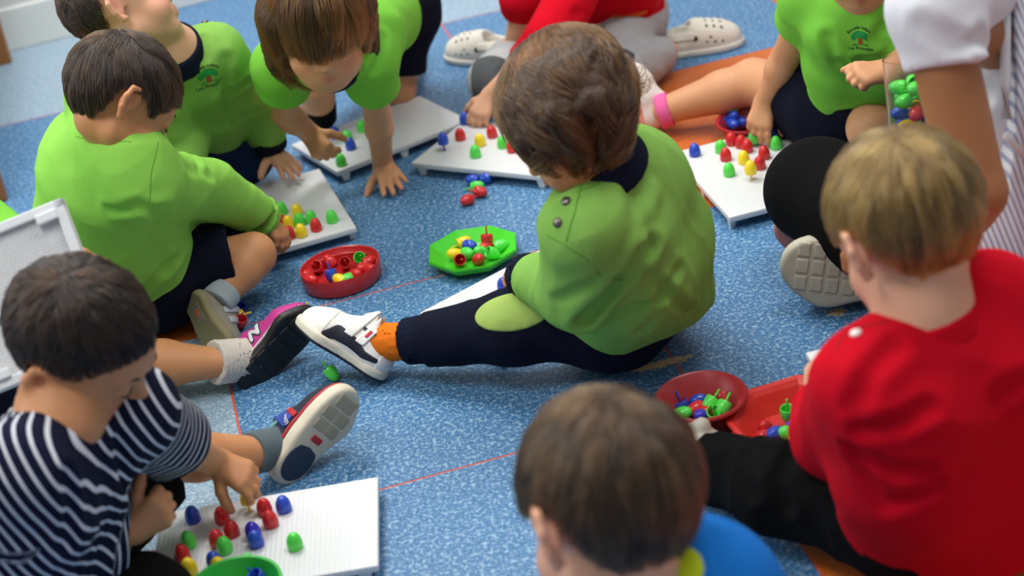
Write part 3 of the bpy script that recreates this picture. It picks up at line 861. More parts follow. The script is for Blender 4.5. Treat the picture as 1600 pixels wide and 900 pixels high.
HL_BOY = ([-.11, -.060, -.044, -.032, .014, .026, .044, .060, .10], [-.066, -.068, -.050, .022, .022, .012, .040, .050, .052])
def hair(person, C, R, s, mats, hl=HL_BOY, hull=(.0765, .0885, .0825), hc=(0, -.0125, .0225), n=5000, length=.05, curl=0.0, lift=.0015,
         whorl=(.012, -.06, .07), seed=1, droop=.5, comb=(0, 0, 0), r=.00045, seg=8, extra=None, cap_h=.0035, messy=.25, name='hair', outw=.02, capd=None, clumps=260, clump_w=.75, relief=.003, overhang=.007, cfreq=1.1):
    rg = np.random.default_rng(seed)
    hull = np.array(hull); hc = np.array(hc); whorl = np.array(whorl)
    F = Field(capd)
    F.ell(C + s * (R @ hc), hull * s, R)
    if extra: extra(F, lambda x, y, z: C + s * (R @ np.array([x, y, z])))
    def fn(P, d):
        q = (P - C) @ R / s
        z = np.interp(q[:, 1], *hl)
        return smax(d, (z - q[:, 2]) * s * .8, .005 * s)
    o = fobj(name, F, cap_h, mats[0], person, fn)
    # strands
    V = np.empty(len(o.data.vertices) * 3, np.float32); o.data.vertices.foreach_get('co', V)
    V = V.reshape(-1, 3).astype(float)
    q = (V - C) @ R / s
    k0 = np.sqrt((((q - hc) / hull) ** 2).sum(1))
    ok = np.where((k0 > .93))[0] if not extra else np.arange(len(V))
    ri = rg.choice(ok, n)
    q = q[ri] + rg.normal(0, .0012, (n, 3))
    G = rg.choice(n, clumps, replace=False)
    near_g = np.empty(n, int)
    for i0 in range(0, n, 2000):
        near_g[i0:i0 + 2000] = np.argmin(((q[i0:i0 + 2000, None] - q[None, G]) ** 2).sum(2), 1)
    cr = rg.random(clumps)[near_g]
    g = ((q - hc) / hull ** 2); nn = g / np.linalg.norm(g, axis=1)[:, None]
    d = q - whorl; d -= (d * nn).sum(1)[:, None] * nn
    d /= np.linalg.norm(d, axis=1)[:, None] + .004
    down = R.T @ np.array([0, 0, -1.0])
    L = length * rg.uniform(.6, 1.15, n)
    near = np.clip(np.linalg.norm(q - whorl, axis=1) / .03, .3, 1)
    clump = np.stack([np.sin(q @ (rg.normal(size=3) * 130) + rg.uniform(0, 6)) for _ in range(3)], 1)
    d = d + np.array(comb) + messy * .5 * clump + messy * .5 * rg.normal(0, 1, (n, 3)) * .5
    pts = np.empty((n, seg, 3)); p = q.copy(); fly = .004 * rg.random(n) ** 2
    ph = rg.uniform(0, 6.28, clumps)[near_g] + rg.normal(0, .4, n); step = (L / (seg - 1))[:, None]
    for j in range(seg):
        pts[:, j] = p
        dd = d + down * droop * (j / seg + .2)
        if curl:
            side = np.cross(nn, d)
            dd = dd + curl * (np.sin(ph + j * cfreq)[:, None] * side + .5 * np.cos(ph + j * cfreq)[:, None] * nn)
        dd /= np.linalg.norm(dd, axis=1)[:, None] + 1e-9
        grow = np.clip((p[:, 2] - np.interp(p[:, 1], *hl) + overhang) / .004, 0.02, 1)
        p = p + dd * step * grow[:, None]
        v = (p - hc) / hull; kk = np.linalg.norm(v, axis=1)
        lo = 1 + (lift + relief * cr * min(1, j / 3) + fly * j / seg) / .08
        push = kk < lo
        pp = hc + v * (lo / kk)[:, None] * hull
        above = (p[:, 2] > np.interp(p[:, 1], *hl) - .004) & (kk > lo + outw)      # lie back on the head
        pin = hc + v * ((lo + outw) / kk)[:, None] * hull
        p = np.where(push[:, None], pp, np.where(above[:, None], pin, p))
        g = ((p - hc) / hull ** 2); nn = g / np.linalg.norm(g, axis=1)[:, None]
        d = .75 * d + .25 * dd; d -= .8 * np.clip((d * nn).sum(1), 0, None)[:, None] * nn
    gp = pts[G][near_g]
    tt = np.linspace(0, 1, seg)[None, :, None]
    wgt = clump_w * tt ** .9 * rg.uniform(.6, 1, n)[:, None, None]
    off = (pts[:, 0] - gp[:, 0])[:, None] * (1 - .8 * tt)
    pts = pts * (1 - wgt) + (gp + off) * wgt
    tone = (.6 * cr + .4 * rg.random(n)) ** 1.6
    W = C + s * (pts.reshape(-1, 3) @ R.T)
    cu = bpy.data.hair_curves.new('hair_strands'); cu.add_curves([seg] * n)
    cu.attributes['position'].data.foreach_set('vector', W.astype(np.float32).ravel())
    ra = cu.attributes.get('radius') or cu.attributes.new('radius', 'FLOAT', 'POINT')
    ra.data.foreach_set('value', np.tile(np.linspace(1, .35, seg) * r, n).astype(np.float32))
    ta = cu.attributes.new('tone', 'FLOAT', 'CURVE'); ta.data.foreach_set('value', tone.astype(np.float32))
    cu.materials.append(mats[1])
    so = bpy.data.objects.new('hair_strands', cu); COL.objects.link(so)
    so.parent = o; so.matrix_parent_inverse = world_mat(o).inverted(); so['kind'] = 'stuff'
    return o

lash_m = plain('lashes', '#1d130e', 0.6)
def brow_lash(person, C, R, s, closed=True, col=None):
    def g(x, y, z): return C + s * (R @ np.array([x, y, z]))
    for q in (-1, 1):
        V, F = tube([g(q * .012, .0830, .0135), g(q * .022, .0805, .0185), g(q * .034, .0715, .0165), g(q * .041, .0630, .011)], [.0010 * s, .0018 * s, .0017 * s, .0006 * s], 6)
        mesh_obj('eyebrow', V, F, col or lash_m, person)
        V, F = tube([g(q * .0150, .0755, -.0065), g(q * .021, .0790, -.0105), g(q * .029, .0785, -.0112), g(q * .038, .0725, -.0075)], [.0006 * s, .0010 * s, .0012 * s, .0006 * s], 6)
        mesh_obj('eyelashes', V, F, lash_m, person)

class Person:
    def __init__(self, label, base, facing, spine, head, arms, legs, skin, s=SK, sh_w=.078, group=None, sh_drop=.030, hip_w=.045, shoulders=None):
        self.root = empty('person', (base[0], base[1], 0)); tag(self.root, label, 'person', group)
        f = nrm([facing[0], facing[1], 0]); self.f = f; self.left = np.array([-f[1], f[0], 0])
        self.spine = [np.asarray(p, float) for p in spine]
        self.pel, self.neck = self.spine[0], self.spine[-1]
        up = nrm(self.neck - self.spine[-2]); self.up = up
        lat = nrm(self.left - (self.left @ up) * up); self.lat = lat
        self.sh = {'L': self.neck + lat * sh_w - up * sh_drop, 'R': self.neck - lat * sh_w - up * sh_drop}
        if shoulders: self.sh.update(shoulders)
        self.hip = {'L': self.pel + self.left * hip_w, 'R': self.pel - self.left * hip_w}
        self.arms = arms; self.legs = legs; self.skin = skin; self.s = s
        self.C, fw, hu, self.hs = head
        self.R = frame(fw, hu)
        self.tips = {}
    def lengths(self, nm):
        for k in self.arms:
            a = self.arms[k]; print(nm, 'arm', k, np.round([np.linalg.norm(a['el'] - self.sh[k]), np.linalg.norm(a['wr'] - a['el'])], 3))
        for k in self.legs:
            a = self.legs[k]; print(nm, 'leg', k, np.round([np.linalg.norm(a['kn'] - self.hip[k]), np.linalg.norm(a['an'] - a['kn'])], 3))
        print(nm, 'neck-head', round(float(np.linalg.norm(self.C - self.neck)), 3))
    def body(self, h=.0026, head=True, r_arm=(.026, .0225, .0175), r_leg=(.044, .034, .031, .021), core=.045, ears=True):
        F = Field(); self.F = F; s = self.s
        if head: head_field(F, self.C, self.R, self.hs, ears)
        hs = self.hs
        F.cone(self.C + hs * (self.R @ np.array([0, -.022, -.045])), self.neck - self.up * .01, .037 * hs, .040 * hs, .016)
        F.chain(self.spine, [core] * len(self.spine), .03)
        F.cone(self.neck - self.up * .015 + self.lat * .03, self.neck - self.up * .015 - self.lat * .03, .024, k=.02)
        for k, a in self.arms.items():
            F.cone(self.spine[-2], self.sh[k], core * .7, r_arm[0] * .9, .02)
            F.chain([self.sh[k], a['el'], a['wr']], r_arm, .008)
            mid = a['el'] * .72 + a['wr'] * .28
            F.ell(mid, [r_arm[1] * 1.06] * 3, None, .012)
            hd = a.get('hand')
            if hd: self.tips[k] = hand_field(F, a['wr'], side=(1 if k == 'R' else -1), s=a.get('hs', s * 1.0), **hd)
        for k, l in self.legs.items():
            F.cone(self.pel, self.hip[k], core, r_leg[0], .02)
            calf = l['kn'] * .65 + l['an'] * .35
            F.chain([self.hip[k], l['kn']], [r_leg[0], r_leg[1]], .01)
            F.chain([l['kn'], calf, l['an']], [r_leg[1] * .95, r_leg[2], r_leg[3]], .01)
            if 'toe' in l: F.cone(l['an'], l['toe'], r_leg[3], r_leg[3] * .9, .008)
        C, R = self.C, self.R
        def loc(V): return (V - C) @ R / hs
        def lip(V):
            q = loc(V); return np.exp(-((q[:, 0] / .0125) ** 4 + ((q[:, 2] + .0555) / .0078) ** 4)) * (q[:, 1] > .062)
        def flush(V):
            q = loc(V)
            a = np.exp(-(((np.abs(q[:, 0]) - .036) / .016) ** 2 + ((q[:, 2] + .04) / .016) ** 2)) * (q[:, 1] > .02)
            b = np.exp(-(((np.abs(q[:, 0]) - .078) / .012) ** 2 + ((q[:, 2] + .006) / .022) ** 2 + ((q[:, 1] + .014) / .02) ** 2)) * .7
            out = np.maximum(a, b)
            for k, (tp, th) in self.tips.items():
                for t_ in list(tp) + [th]: out = np.maximum(out, .8 * np.exp(-((V - t_) ** 2).sum(1) / .007 ** 2))
            return out
        V, Q = F.mesh(h)
        self.bo = mesh_obj('body', V, Q, self.skin, self.root)
        for nme, fn in (('lip', lip), ('flush', flush)):
            a = self.bo.data.attributes.new(nme, 'FLOAT', 'POINT'); a.data.foreach_set('value', fn(V).astype(np.float32))
        return F
    def top(self, name, mat, rt=(.082, .080, .070), rs=(.044, .038, .032), sleeve=(1.0, 1.0), side=.040, disp=None, h=.0036, k=.03, extra=None, creases=None, hem=None, neck=.046, cut=None, attrs=None, fn=None, sh_r=.046):
        """sleeve: per arm the fraction of the arm (0..1 upper arm, 1..2 forearm) covered"""
        F = Field(disp, .01)
        n = len(self.spine)
        rt = np.interp(np.linspace(0, 1, n), np.linspace(0, 1, len(rt)), rt)
        for q in (-1, 1):
            pts = []
            for i, p in enumerate(self.spine):
                l = self.left * (1 - i / (n - 1)) + self.lat * (i / (n - 1))
                pts.append(p + l * q * (side if i < n - 1 else .02) - (self.up * .03 if i == n - 1 else 0))
            rr = list(rt[:-1]) + [neck]
            F.chain(pts, rr, k)
        for kx in ('L', 'R'):
            if kx not in self.arms: continue
            F.cone(self.neck - self.up * .02, self.sh[kx], neck * .85, sh_r, .02)
        for kx, sl in zip(('L', 'R'), sleeve):
            if kx not in self.arms: continue
            a = self.arms[kx]
            if sl <= 1.0:
                e = self.sh[kx] + (a['el'] - self.sh[kx]) * sl
                F.cone(self.sh[kx], e, rs[0], rs[0] + (rs[1] - rs[0]) * sl, .02, cutb=.004)
            else:
                e = a['el'] + (a['wr'] - a['el']) * (sl - 1)
                F.cone(self.sh[kx], a['el'], rs[0], rs[1], .02)
                F.cone(a['el'], e, rs[1], rs[2], .012, cutb=.006)
        if extra: extra(F)
        if hem is not None: F.slab(hem[0], hem[1], .006)
        if creases: F.disp = crease_fn(F, creases, F.disp)
        o = fobj(name, F, h, mat, self.root, fn, attrs=attrs)
        return o, F
    def bottom(self, name, mat, cover=(2.0, 2.0), r=(.075, .060, .045), hip=.082, disp=None, h=.0038, extra=None, k=.03, fn=None, creases=None):
        F = Field(disp, .01)
        F.cone(self.hip['L'], self.hip['R'], hip, k=.02)
        F.cone(self.pel, self.pel + (self.spine[1] - self.pel) * .6, hip, hip * .9, .03)
        for kx, c in zip(('L', 'R'), cover):
            if kx not in self.legs: continue
            l = self.legs[kx]
            if c <= 1:
                e = self.hip[kx] + (l['kn'] - self.hip[kx]) * c
                F.cone(self.hip[kx], e, r[0], r[0] + (r[1] - r[0]) * c, k, cutb=.004)
            else:
                e = l['kn'] + (l['an'] - l['kn']) * (c - 1)
                F.cone(self.hip[kx], l['kn'], r[0], r[1], k)
                F.cone(l['kn'], e, r[1], r[2], .02, cutb=.005)
        if extra: extra(F)
        if creases: F.disp = crease_fn(F, creases, F.disp)
        o = fobj(name, F, h, mat, self.root, fn)
        return o, F
    def band(self, name, mat, a, b, ra, rb=None, h=.003, parent=None, label=None, disp=None):
        F = Field(disp, .004).cone(a, b, ra, rb, cuta=.003, cutb=.003)
        o = fobj(name, F, h, mat, parent or self.root)
        if label: o['label'] = label
        return o, F

def rib(axis, wl, amp):
    """fine ribs running along an axis: ripples around it"""
    ax = nrm(axis); u = nrm(np.cross(ax, [.3, .2, .9])); v = np.cross(ax, u)
    def f(P):
        c = P.mean(0); q = P - c
        return amp * np.sin(q @ u * 2 * math.pi / wl) 
    return f

def patch(name, F, inflate, region, mat, parent, h=.0016, box=None, label=None):
    """a thin piece lying on a surface where region(P) < 0"""
    o = fobj(name, F, h, mat, parent, fn=lambda P, d: np.maximum(d, region(P)), box=box, inflate=inflate)
    if label: o['label'] = label
    return o

def stud(person, F, p, mat, r=.005, name='snap_button', parent=None):
    q = F.project(p, 0.0005)[0] if not isinstance(p, tuple) else F.project(hit(F, *p), .0003)[0]; n = F.grad(q[None])[0]
    V, Fc = lathe([(0, .0028), (r * .5, .0026), (r * .85, .0018), (r, .0004), (r, -.001), (0, -.001)], 16)
    B = frame(n, [.2, .1, .9]); M = np.stack([B[:, 0], B[:, 2], n], 1)
    return mesh_obj(name, q + V @ M.T, Fc, mat, parent or person.root)

def seamline(person, F, pts, mat, r=.0011, name='seam', parent=None, off=-.0002):
    pts = np.asarray([hit(F, *q) if len(q) == 2 else q for q in pts]); t = np.linspace(0, len(pts) - 1, 14)
    P = np.stack([np.interp(t, np.arange(len(pts)), pts[:, i]) for i in range(3)], 1)
    P = F.project(P, off, 8)
    V, Fc = tube(P, r, 5)
    return mesh_obj(name, V, Fc, mat, parent or person.root)

def text_on(F, txt, origin, xd, yd, size, mat, parent, name='lettering', arc=None, off=.0006):
    """flat print laid on a cloth surface"""
    cu = bpy.data.curves.new('txt', 'FONT'); cu.body = txt; cu.size = 1.0; cu.align_x = 'CENTER'; cu.fill_mode = 'FRONT'; cu.resolution_u = 2; cu.offset = .015
    ob = bpy.data.objects.new('txt', cu); COL.objects.link(ob)
    dg = bpy.context.evaluated_depsgraph_get(); dg.update()
    me = bpy.data.meshes.new_from_object(ob.evaluated_get(dg))
    bpy.data.objects.remove(ob); bpy.data.curves.remove(cu)
    n = len(me.vertices); v = np.empty(n * 3, np.float32); me.vertices.foreach_get('co', v); v = v.reshape(-1, 3)
    fc = [tuple(p.vertices) for p in me.polygons]; bpy.data.meshes.remove(me)
    x, y = v[:, 0] * size, v[:, 1] * size
    if arc:
        a = x / arc; x, y = np.sin(a) * (arc + y), np.cos(a) * (arc + y) - arc
    P = np.asarray(origin) + x[:, None] * nrm(xd) + y[:, None] * nrm(yd)
    if F is not None: P = F.project(P, off, 5)
    return mesh_obj(name, P, fc, mat, parent, False)

def flat_on(F, poly, origin, xd, yd, mat, parent, name, off=.0005, n=2):
    """a flat printed shape (polygon, fan of triangles) laid on a surface"""
    poly = np.asarray(poly, float); c = poly.mean(0)
    rings = [c[None] if False else poly * t + c * (1 - t) for t in (.02, .5, 1.0)]
    V2 = np.concatenate(rings); m_ = len(poly)
    P = np.asarray(origin) + V2[:, :1] * nrm(xd) + V2[:, 1:2] * nrm(yd)
    P = F.project(P, off, 5)
    fc = []
    for a in range(2):
        for i in range(m_):
            j = (i + 1) % m_; fc.append((a * m_ + i, a * m_ + j, (a + 1) * m_ + j, (a + 1) * m_ + i))
    fc.append(tuple(range(m_)))
    return mesh_obj(name, P, fc, mat, parent, False)

crest_ink = plain('crest_dark_ink', '#14331c', 0.8); crest_leaf = plain('crest_leaf_green', '#0f8a3f', 0.8); crest_trunk = plain('crest_trunk', '#8a4a22', 0.8)
def crest(F, o, xd, yd, parent, s=1.0):
    """printed nursery crest: a tree between two lines of lettering"""
    an = np.linspace(0, math.pi, 14)
    dome = [(math.cos(a) * .0145 * s, math.sin(a) * .0115 * s + .002 * s) for a in an] + [(-.011 * s, -.002 * s), (-.006 * s, .003 * s), (0, .001 * s), (.006 * s, .003 * s), (.011 * s, -.002 * s)]
    flat_on(F, dome, o, xd, yd, crest_leaf, parent, 'crest_tree')
    flat_on(F, [(-.0038 * s, -.008 * s), (.0038 * s, -.008 * s), (.0030 * s, .003 * s), (-.0030 * s, .003 * s)], o, xd, yd, crest_trunk, parent, 'crest_trunk', .0009)
    for q in (-1, 1):
        flat_on(F, [(q * .0045 * s, -.0085 * s), (q * .013 * s, -.0105 * s), (q * .012 * s, -.008 * s), (q * .008 * s, -.0062 * s)][::q], o, xd, yd, crest_leaf, parent, 'crest_grass')
    text_on(F, 'Escuela Infantil', np.asarray(o) + nrm(yd) * .0165 * s, xd, yd, .0068 * s, crest_ink, parent, 'crest_lettering', arc=.021 * s)
    text_on(F, 'Los Principes', np.asarray(o) - nrm(yd) * .0165 * s, xd, yd, .0078 * s, crest_ink, parent, 'crest_lettering')

# ------------------------------------------------------------------ shoes
class Shoe:
    """local axes: x = wearer's right, y = towards the toe, z = up out of the shoe; origin under the heel"""
    def __init__(self, person, name, heel, fwd, up, L, upper, sole, label=None, side=1, h=.0022, st=.017, width=1.0, collar=.058, clog=False, opening=True):
        self.R = frame(fwd, up); self.O = np.asarray(heel, float); s = L / .15; self.s = s; self.person = person
        g = self.g; w = width
        U = Field()
        U.chain([g(0, .028, .022), g(0, .070, .026), g(side * .003, .104, .019), g(side * .001, .124, .017)], [x * s * w for x in (.0265, .0275, .0295, .0235)], .014 * s)
        if not clog:
            U.cone(g(0, .034, .030), g(0, .036, collar), .0270 * s, .0255 * s, .012 * s, cutb=.003)
            U.cone(g(0, .075, .034), g(0, .050, collar + .008), .020 * s, .014 * s, .012 * s)
        else:
            U.cone(g(0, .085, .030), g(0, .060, .042), .026 * s, .022 * s, .014 * s)
        if opening: U.cone(g(0, .036, collar - .012), g(0, .030, collar + .05), .0185 * s, .022 * s, .004 * s, -1)
        U.slab(g(0, 0, .006), -self.R[:, 2], .002)
        self.U = U
        self.o = fobj(name, U, h, upper, person.root)
        if label: self.o['label'] = label
        S = Field()
        S.chain([g(0, .027, .012), g(side * -.002, .070, .012), g(side * .004, .104, .012), g(side * .001, .1245, .012)], [x * s * w for x in (.0285, .0262, .0325, .0262)], .018 * s)
        S.slab(g(0, 0, st), self.R[:, 2], .003 * s); S.slab(g(0, 0, 0), -self.R[:, 2], .004 * s)
        self.S = S; self.st = st
        self.sole = fobj('sole', S, h, sole, self.o)
    def g(self, x, y, z): return self.O + self.s * (self.R @ np.array([x, y, z]))
    def q(self, P): return (P - self.O) @ self.R / self.s
    def on_upper(self, name, region, mat, infl=.0012, h=.0014):
        return patch(name, self.U, infl, lambda P: region(self.q(P)) * self.s, mat, self.o, h)
    def on_sole(self, name, region, mat, infl=.0012, h=.0014):
        return patch(name, self.S, infl, lambda P: region(self.q(P)) * self.s, mat, self.sole, h)
def poly2(A, B, pts, rs):
    """2-D rounded stroke distance in coordinates (A, B)"""
    d = np.full(len(A), 1.0)
    for i in range(len(pts) - 1):
        ax_, ay_ = pts[i]; bx, by = pts[i + 1]; ux, uy = bx - ax_, by - ay_
        t = np.clip(((A - ax_) * ux + (B - ay_) * uy) / (ux * ux + uy * uy + 1e-12), 0, 1)
        d = np.minimum(d, np.hypot(A - ax_ - t * ux, B - ay_ - t * uy) - (rs[i] + (rs[i + 1] - rs[i]) * t))
    return d
def box3(q, lo, hi):
    lo = np.array(lo); hi = np.array(hi); return np.maximum(lo - q, q - hi).max(1)
# ------------------------------------------------------------------ materials for people
skin_a = skin_mat('skin_warm', '#cf9a72'); skin_b = skin_mat('skin_tan', '#c58d62'); skin_c = skin_mat('skin_fair', '#d8a78a'); skin_d = skin_mat('skin_bronze', '#a17048')
hair_dark = hair_mats('hair_dark_brown', '#2d1c0f'); hair_brown = hair_mats('hair_brown', '#5a3819'); hair_black = hair_mats('hair_near_black', '#22140b')
hair_blond = hair_mats('hair_dark_blond', '#9c7538'); hair_long = hair_mats('hair_chestnut', '#66401b'); hair_mid = hair_mats('hair_mid_brown', '#48301a')
green1 = cloth('sweatshirt_green', '#84b457', '#79a94c', .5, 500); green2 = cloth('sweatshirt_lime', '#8fcb58', '#84c04c', .25, 700); green3 = cloth('tee_green', '#7cc648', '#70ba3c', .2, 700)
green1d = plain('green_stitching', '#5d9a2c', 0.9)
navy = cloth('navy_cotton', '#14172a', '#0e1120', .5, 500); navy_rib = cloth('navy_rib', '#151a2e', '#0f1324', .4, 600)
black = cloth('black_cotton', '#0c0c0e', '#070708', .3, 600); jean = cloth('dark_denim', '#1d2f55', '#162647', .4, 600)
red = cloth('red_jersey', '#c40720', '#b3051b', .2, 700); greycl = cloth('light_grey_fleece', '#aeb0b2', '#999c9f', .4, 500); greydk = cloth('charcoal_fleece', '#55585c', '#46494d', .4, 500)
patch_m = cloth('patch_lime', '#a3bd66', '#99b35c', .4, 600)
whiteleather = plain('white_leather', '#e9e8e4', 0.45); offwhite = plain('off_white_rubber', '#d8d3c2', 0.6); navyleather = plain('navy_leather', '#12152a', 0.5)
print_red = plain('print_red', '#cf2a4a', 0.6); blackrub = plain('black_rubber', '#101012', 0.5); orange_k = cloth('orange_knit', '#ea7a22', '#dd6c18', .6, 800)
snap = plain('snap_metal', '#6f6a62', 0.3, Metallic=0.85)

# ------------------------------------------------------------------ the boy in the centre
f1 = nrm([-.85, .5, 0]); l1 = np.array([-f1[1], f1[0], 0])
pel = at(975, 462, .085)
J1 = dict(spine=[pel, at(1000, 396, .19), at(968, 322, .28), at(936, 251, .362)])
shR = J1['spine'][-1] - l1 * .08 - UPZ * .03
p = Person('boy in a green sweatshirt with curly brown hair, seated in the centre facing away', pel, f1,
    J1['spine'], (at(882, 170, .430), V3(-.58, -.70, -.42), V3(-.42, .64, -.64), .91),
    {'L': dict(el=at(898, 458, .186), wr=at(826, 432, .15), hand=dict(fwd=V3(-.28, .12, -.95), back=V3(.2, .8, .3), curl=(.7, .7, .7, .7))),
     'R': dict(el=shR + f1 * .05 - UPZ * .13, wr=shR + f1 * .10 - UPZ * .20 - l1 * .01, hand=dict(fwd=f1 * .3 - UPZ, back=UPZ, curl=(.6, .6, .6, .6)))},
    {'L': dict(kn=at(800, 512, .082), an=at(632, 534, .055)),
     'R': dict(kn=pel - l1 * .13 + f1 * .11 - UPZ * .02, an=pel - l1 * .08 + f1 * .02 - UPZ * .045)}, skin_b,
    shoulders={'R': J1['spine'][-1] - l1 * .058 - UPZ * .055})
p.lengths('P1')
p.body(ears=False)
P1 = p
def ex1h(F, g):
    for q in (-1, 1):
        F.cone(g(q * .056, .020, -.01), g(q * .058, .034, -.040), .030 * p.hs, .022 * p.hs, .03)
        F.cone(g(q * .055, -.02, -.01), g(q * .058, -.012, -.050), .034 * p.hs, .026 * p.hs, .03)
    F.cone(g(-.02, -.06, -.01), g(-.02, -.055, -.055), .038 * p.hs, .026 * p.hs, .03)
    F.cone(g(.02, -.06, -.01), g(.02, -.055, -.055), .038 * p.hs, .026 * p.hs, .03)
hair(p.root, p.C, p.R, p.hs, hair_brown, n=17000, length=.125, curl=.42, cfreq=.75, seed=3, whorl=(-.01, -.02, .09), droop=.5, r=.00045, seg=14, messy=.22, clumps=240, clump_w=.9,
     extra=ex1h, hull=(.079, .087, .080), relief=.005, hl=([-.12, -.06, -.035, .045, .058, .07, .085, .12], [-.085, -.088, -.085, -.072, -.055, -.02, .01, .02]), cap_h=.003, outw=.7, lift=.002,
     overhang=.022, capd=lambda P: .0012 * np.sin(P[:, 0] * 210 + 2 * np.sin(P[:, 2] * 130)) * np.sin(P[:, 1] * 170 + 1.5 * np.sin(P[:, 0] * 120)))
# a few loose curls at the nape
rc = np.random.default_rng(77); fl = []
for i in range(46):
    b0 = p.C + p.hs * (p.R @ np.array([.03 + .02 * rc.random(), -.082 + .012 * rc.random(), .0 - .05 * rc.random()]))
    o_ = V3(1, .15 + .5 * rc.random(), .2 * rc.normal()); u_ = V3(-.1, 1, .3 * rc.normal()); rad = rc.uniform(.006, .013); tw = rc.uniform(3.0, 5.6)
    fl.append(np.array([b0 + o_ * (t * .014 + rad * math.sin(t * tw)) + u_ * rad * (1 - math.cos(t * tw)) * .9 - u_ * .012 * t for t in np.linspace(0, 1, 14)]))
cu = bpy.data.hair_curves.new('loose_curls'); cu.add_curves([14] * len(fl))
cu.attributes['position'].data.foreach_set('vector', np.concatenate(fl).astype(np.float32).ravel())
ra_ = cu.attributes.get('radius') or cu.attributes.new('radius', 'FLOAT', 'POINT'); ra_.data.foreach_set('value', np.full(14 * len(fl), .00032, np.float32))
ta_ = cu.attributes.new('tone', 'FLOAT', 'CURVE'); ta_.data.foreach_set('value', rc.random(len(fl)).astype(np.float32)); cu.materials.append(hair_brown[1])
so = bpy.data.objects.new('loose_curls', cu); COL.objects.link(so); so.parent = p.root; so.matrix_parent_inverse = world_mat(p.root).inverted(); so['kind'] = 'stuff'
d1 = folds(11, .0032, .085, along=(.3, .2, .9))
def ex1(F):
    # drooping back of the sweatshirt, gathered at the hem, and a few deep folds
    F.ell(at(1030, 430, .14), [.06, .066, .066], None, .04)
    F.cone(at(925, 475, .10), at(1050, 470, .09), .052, .056, .04)
o, F1 = p.top('sweatshirt', green1, rt=(.078, .078, .072, .06), rs=(.056, .047, .034), sleeve=(1.93, 1.9), disp=d1, h=.0034, extra=ex1, neck=.047, creases=[([(995, 392), (965, 430), (942, 462), (914, 494)], .009, .014), ([(908, 503), (935, 465), (990, 420), (1018, 385)], .010, .010), ([(925, 515), (960, 490), (1040, 455)], .009, .006), ([(1010, 428), (1055, 470), (1075, 490)], .008, .005), ([(1060, 420), (1040, 445), (1000, 520)], .008, .004), ([(965, 430), (1000, 350), (1025, 300)], .012, -.005), ([(870, 470), (925, 440)], .008, .004), ([(985, 300), (1010, 380)], .012, .004)], hem=(at(985, 500, .05), (-.30 * f1 - UPZ)), sh_r=.056)
p.band('collar', navy_rib, p.neck - p.up * .012, p.neck + p.up * .030, .0600, .0480)
a = p.arms['L']; dfa = nrm(a['wr'] - a['el'])
p.band('cuff', navy_rib, a['wr'] - dfa * .014, a['wr'] + dfa * .014, .0335, .030, disp=rib(dfa, .006, .0008))
dk = folds(5, .003, .07)
o, FB1 = p.bottom('trousers', navy, cover=(1.80, 1.9), r=(.068, .050, .0385), hip=.080, disp=dk)
kn, an = p.legs['L']['kn'], p.legs['L']['an']; dl = nrm(an - kn)
p.band('trouser_cuff', navy_rib, kn + (an - kn) * .74, kn + (an - kn) * .985, .0345, .0325, disp=rib(dl, .005, .0009))
kc = at(803, 488, .10) + TOCAM * .03
patch('knee_patch', FB1, .0022, lambda P: np.sqrt((((P - kc) @ np.stack([V3(.97, .16, -.1), V3(-.17, .98, 0), TOCAM], 1) / np.array([.052, .026, .06])) ** 2).sum(1)) * .03 - .03, patch_m, p.root, h=.0024)
for u, v in ((884, 314), (871, 348)): stud(p, F1, (u, v), snap, .0062)
seamline(p, F1, [(853, 366), (880, 380), (915, 402), (960, 437)], green1d)
seamline(p, F1, [(908, 290), (899, 330), (885, 378)], green1d)
seamline(p, F1, [(900, 300), (930, 290), (965, 268), (995, 232)], green1d)
# shoe, sock
sh = Shoe(p, 'sneaker', at(597, 598, 0.0), V3(-.81, .54, -.1), V3(.48, .83, .12), .150, whiteleather, offwhite, 'white sneaker with two straps and a curved navy side stripe', side=-1)
sh.on_upper('side_stripe', lambda q: np.maximum(poly2(q[:, 1], q[:, 2], [(.098, .020), (.086, .030), (.064, .030), (.040, .024), (.020, .026)], [.006, .0105, .0088, .0058, .0036]), q[:, 0] + .008), navyleather)
for y in (.070, .050):
    st_ = sh.on_upper('strap', lambda q, y=y: box3(np.stack([q[:, 0] * 0, q[:, 1] + .25 * (q[:, 2] - .045) - y, q[:, 2]], 1), [-1, -.0068, .036 if y > .06 else .034], [1, .0068, .2]), whiteleather, .0032, .0014)
sh.on_upper('strap_print', lambda q: box3(np.stack([q[:, 0], q[:, 1] + .25 * (q[:, 2] - .045) - .050, q[:, 2]], 1), [-1, -.0025, .046], [-.004, .0025, .058]), print_red, .0040, .0010)
sh.on_upper('lining', lambda q: np.maximum(np.abs(q[:, 2] - .0565 + .10 * np.abs(q[:, 1] - .034)) - .0022, q[:, 1] - .060), navyleather, .0012)
sh.on_upper('toe_cap_edge', lambda q: np.abs(q[:, 1] - .104 - .08 * (.03 - q[:, 2])) - .0009, offwhite, .0009)
sh.on_upper('heel_counter', lambda q: np.maximum(q[:, 1] - .018, q[:, 2] - .042), whiteleather, .0010)
sh.on_sole('outsole', lambda q: q[:, 2] - .0045, navyleather, .0007)
sh.on_sole('sole_groove', lambda q: np.abs(q[:, 2] - .011) - .0006, offwhite, .0006)
p.band('sock', orange_k, an + (sh.g(0, .034, .045) - an) * .98, an + (an - kn) * -.05 + (sh.g(0, .034, .045) - an) * .12,   .0275, .0262, h=.002, disp=rib(dl, .0035, .0006))
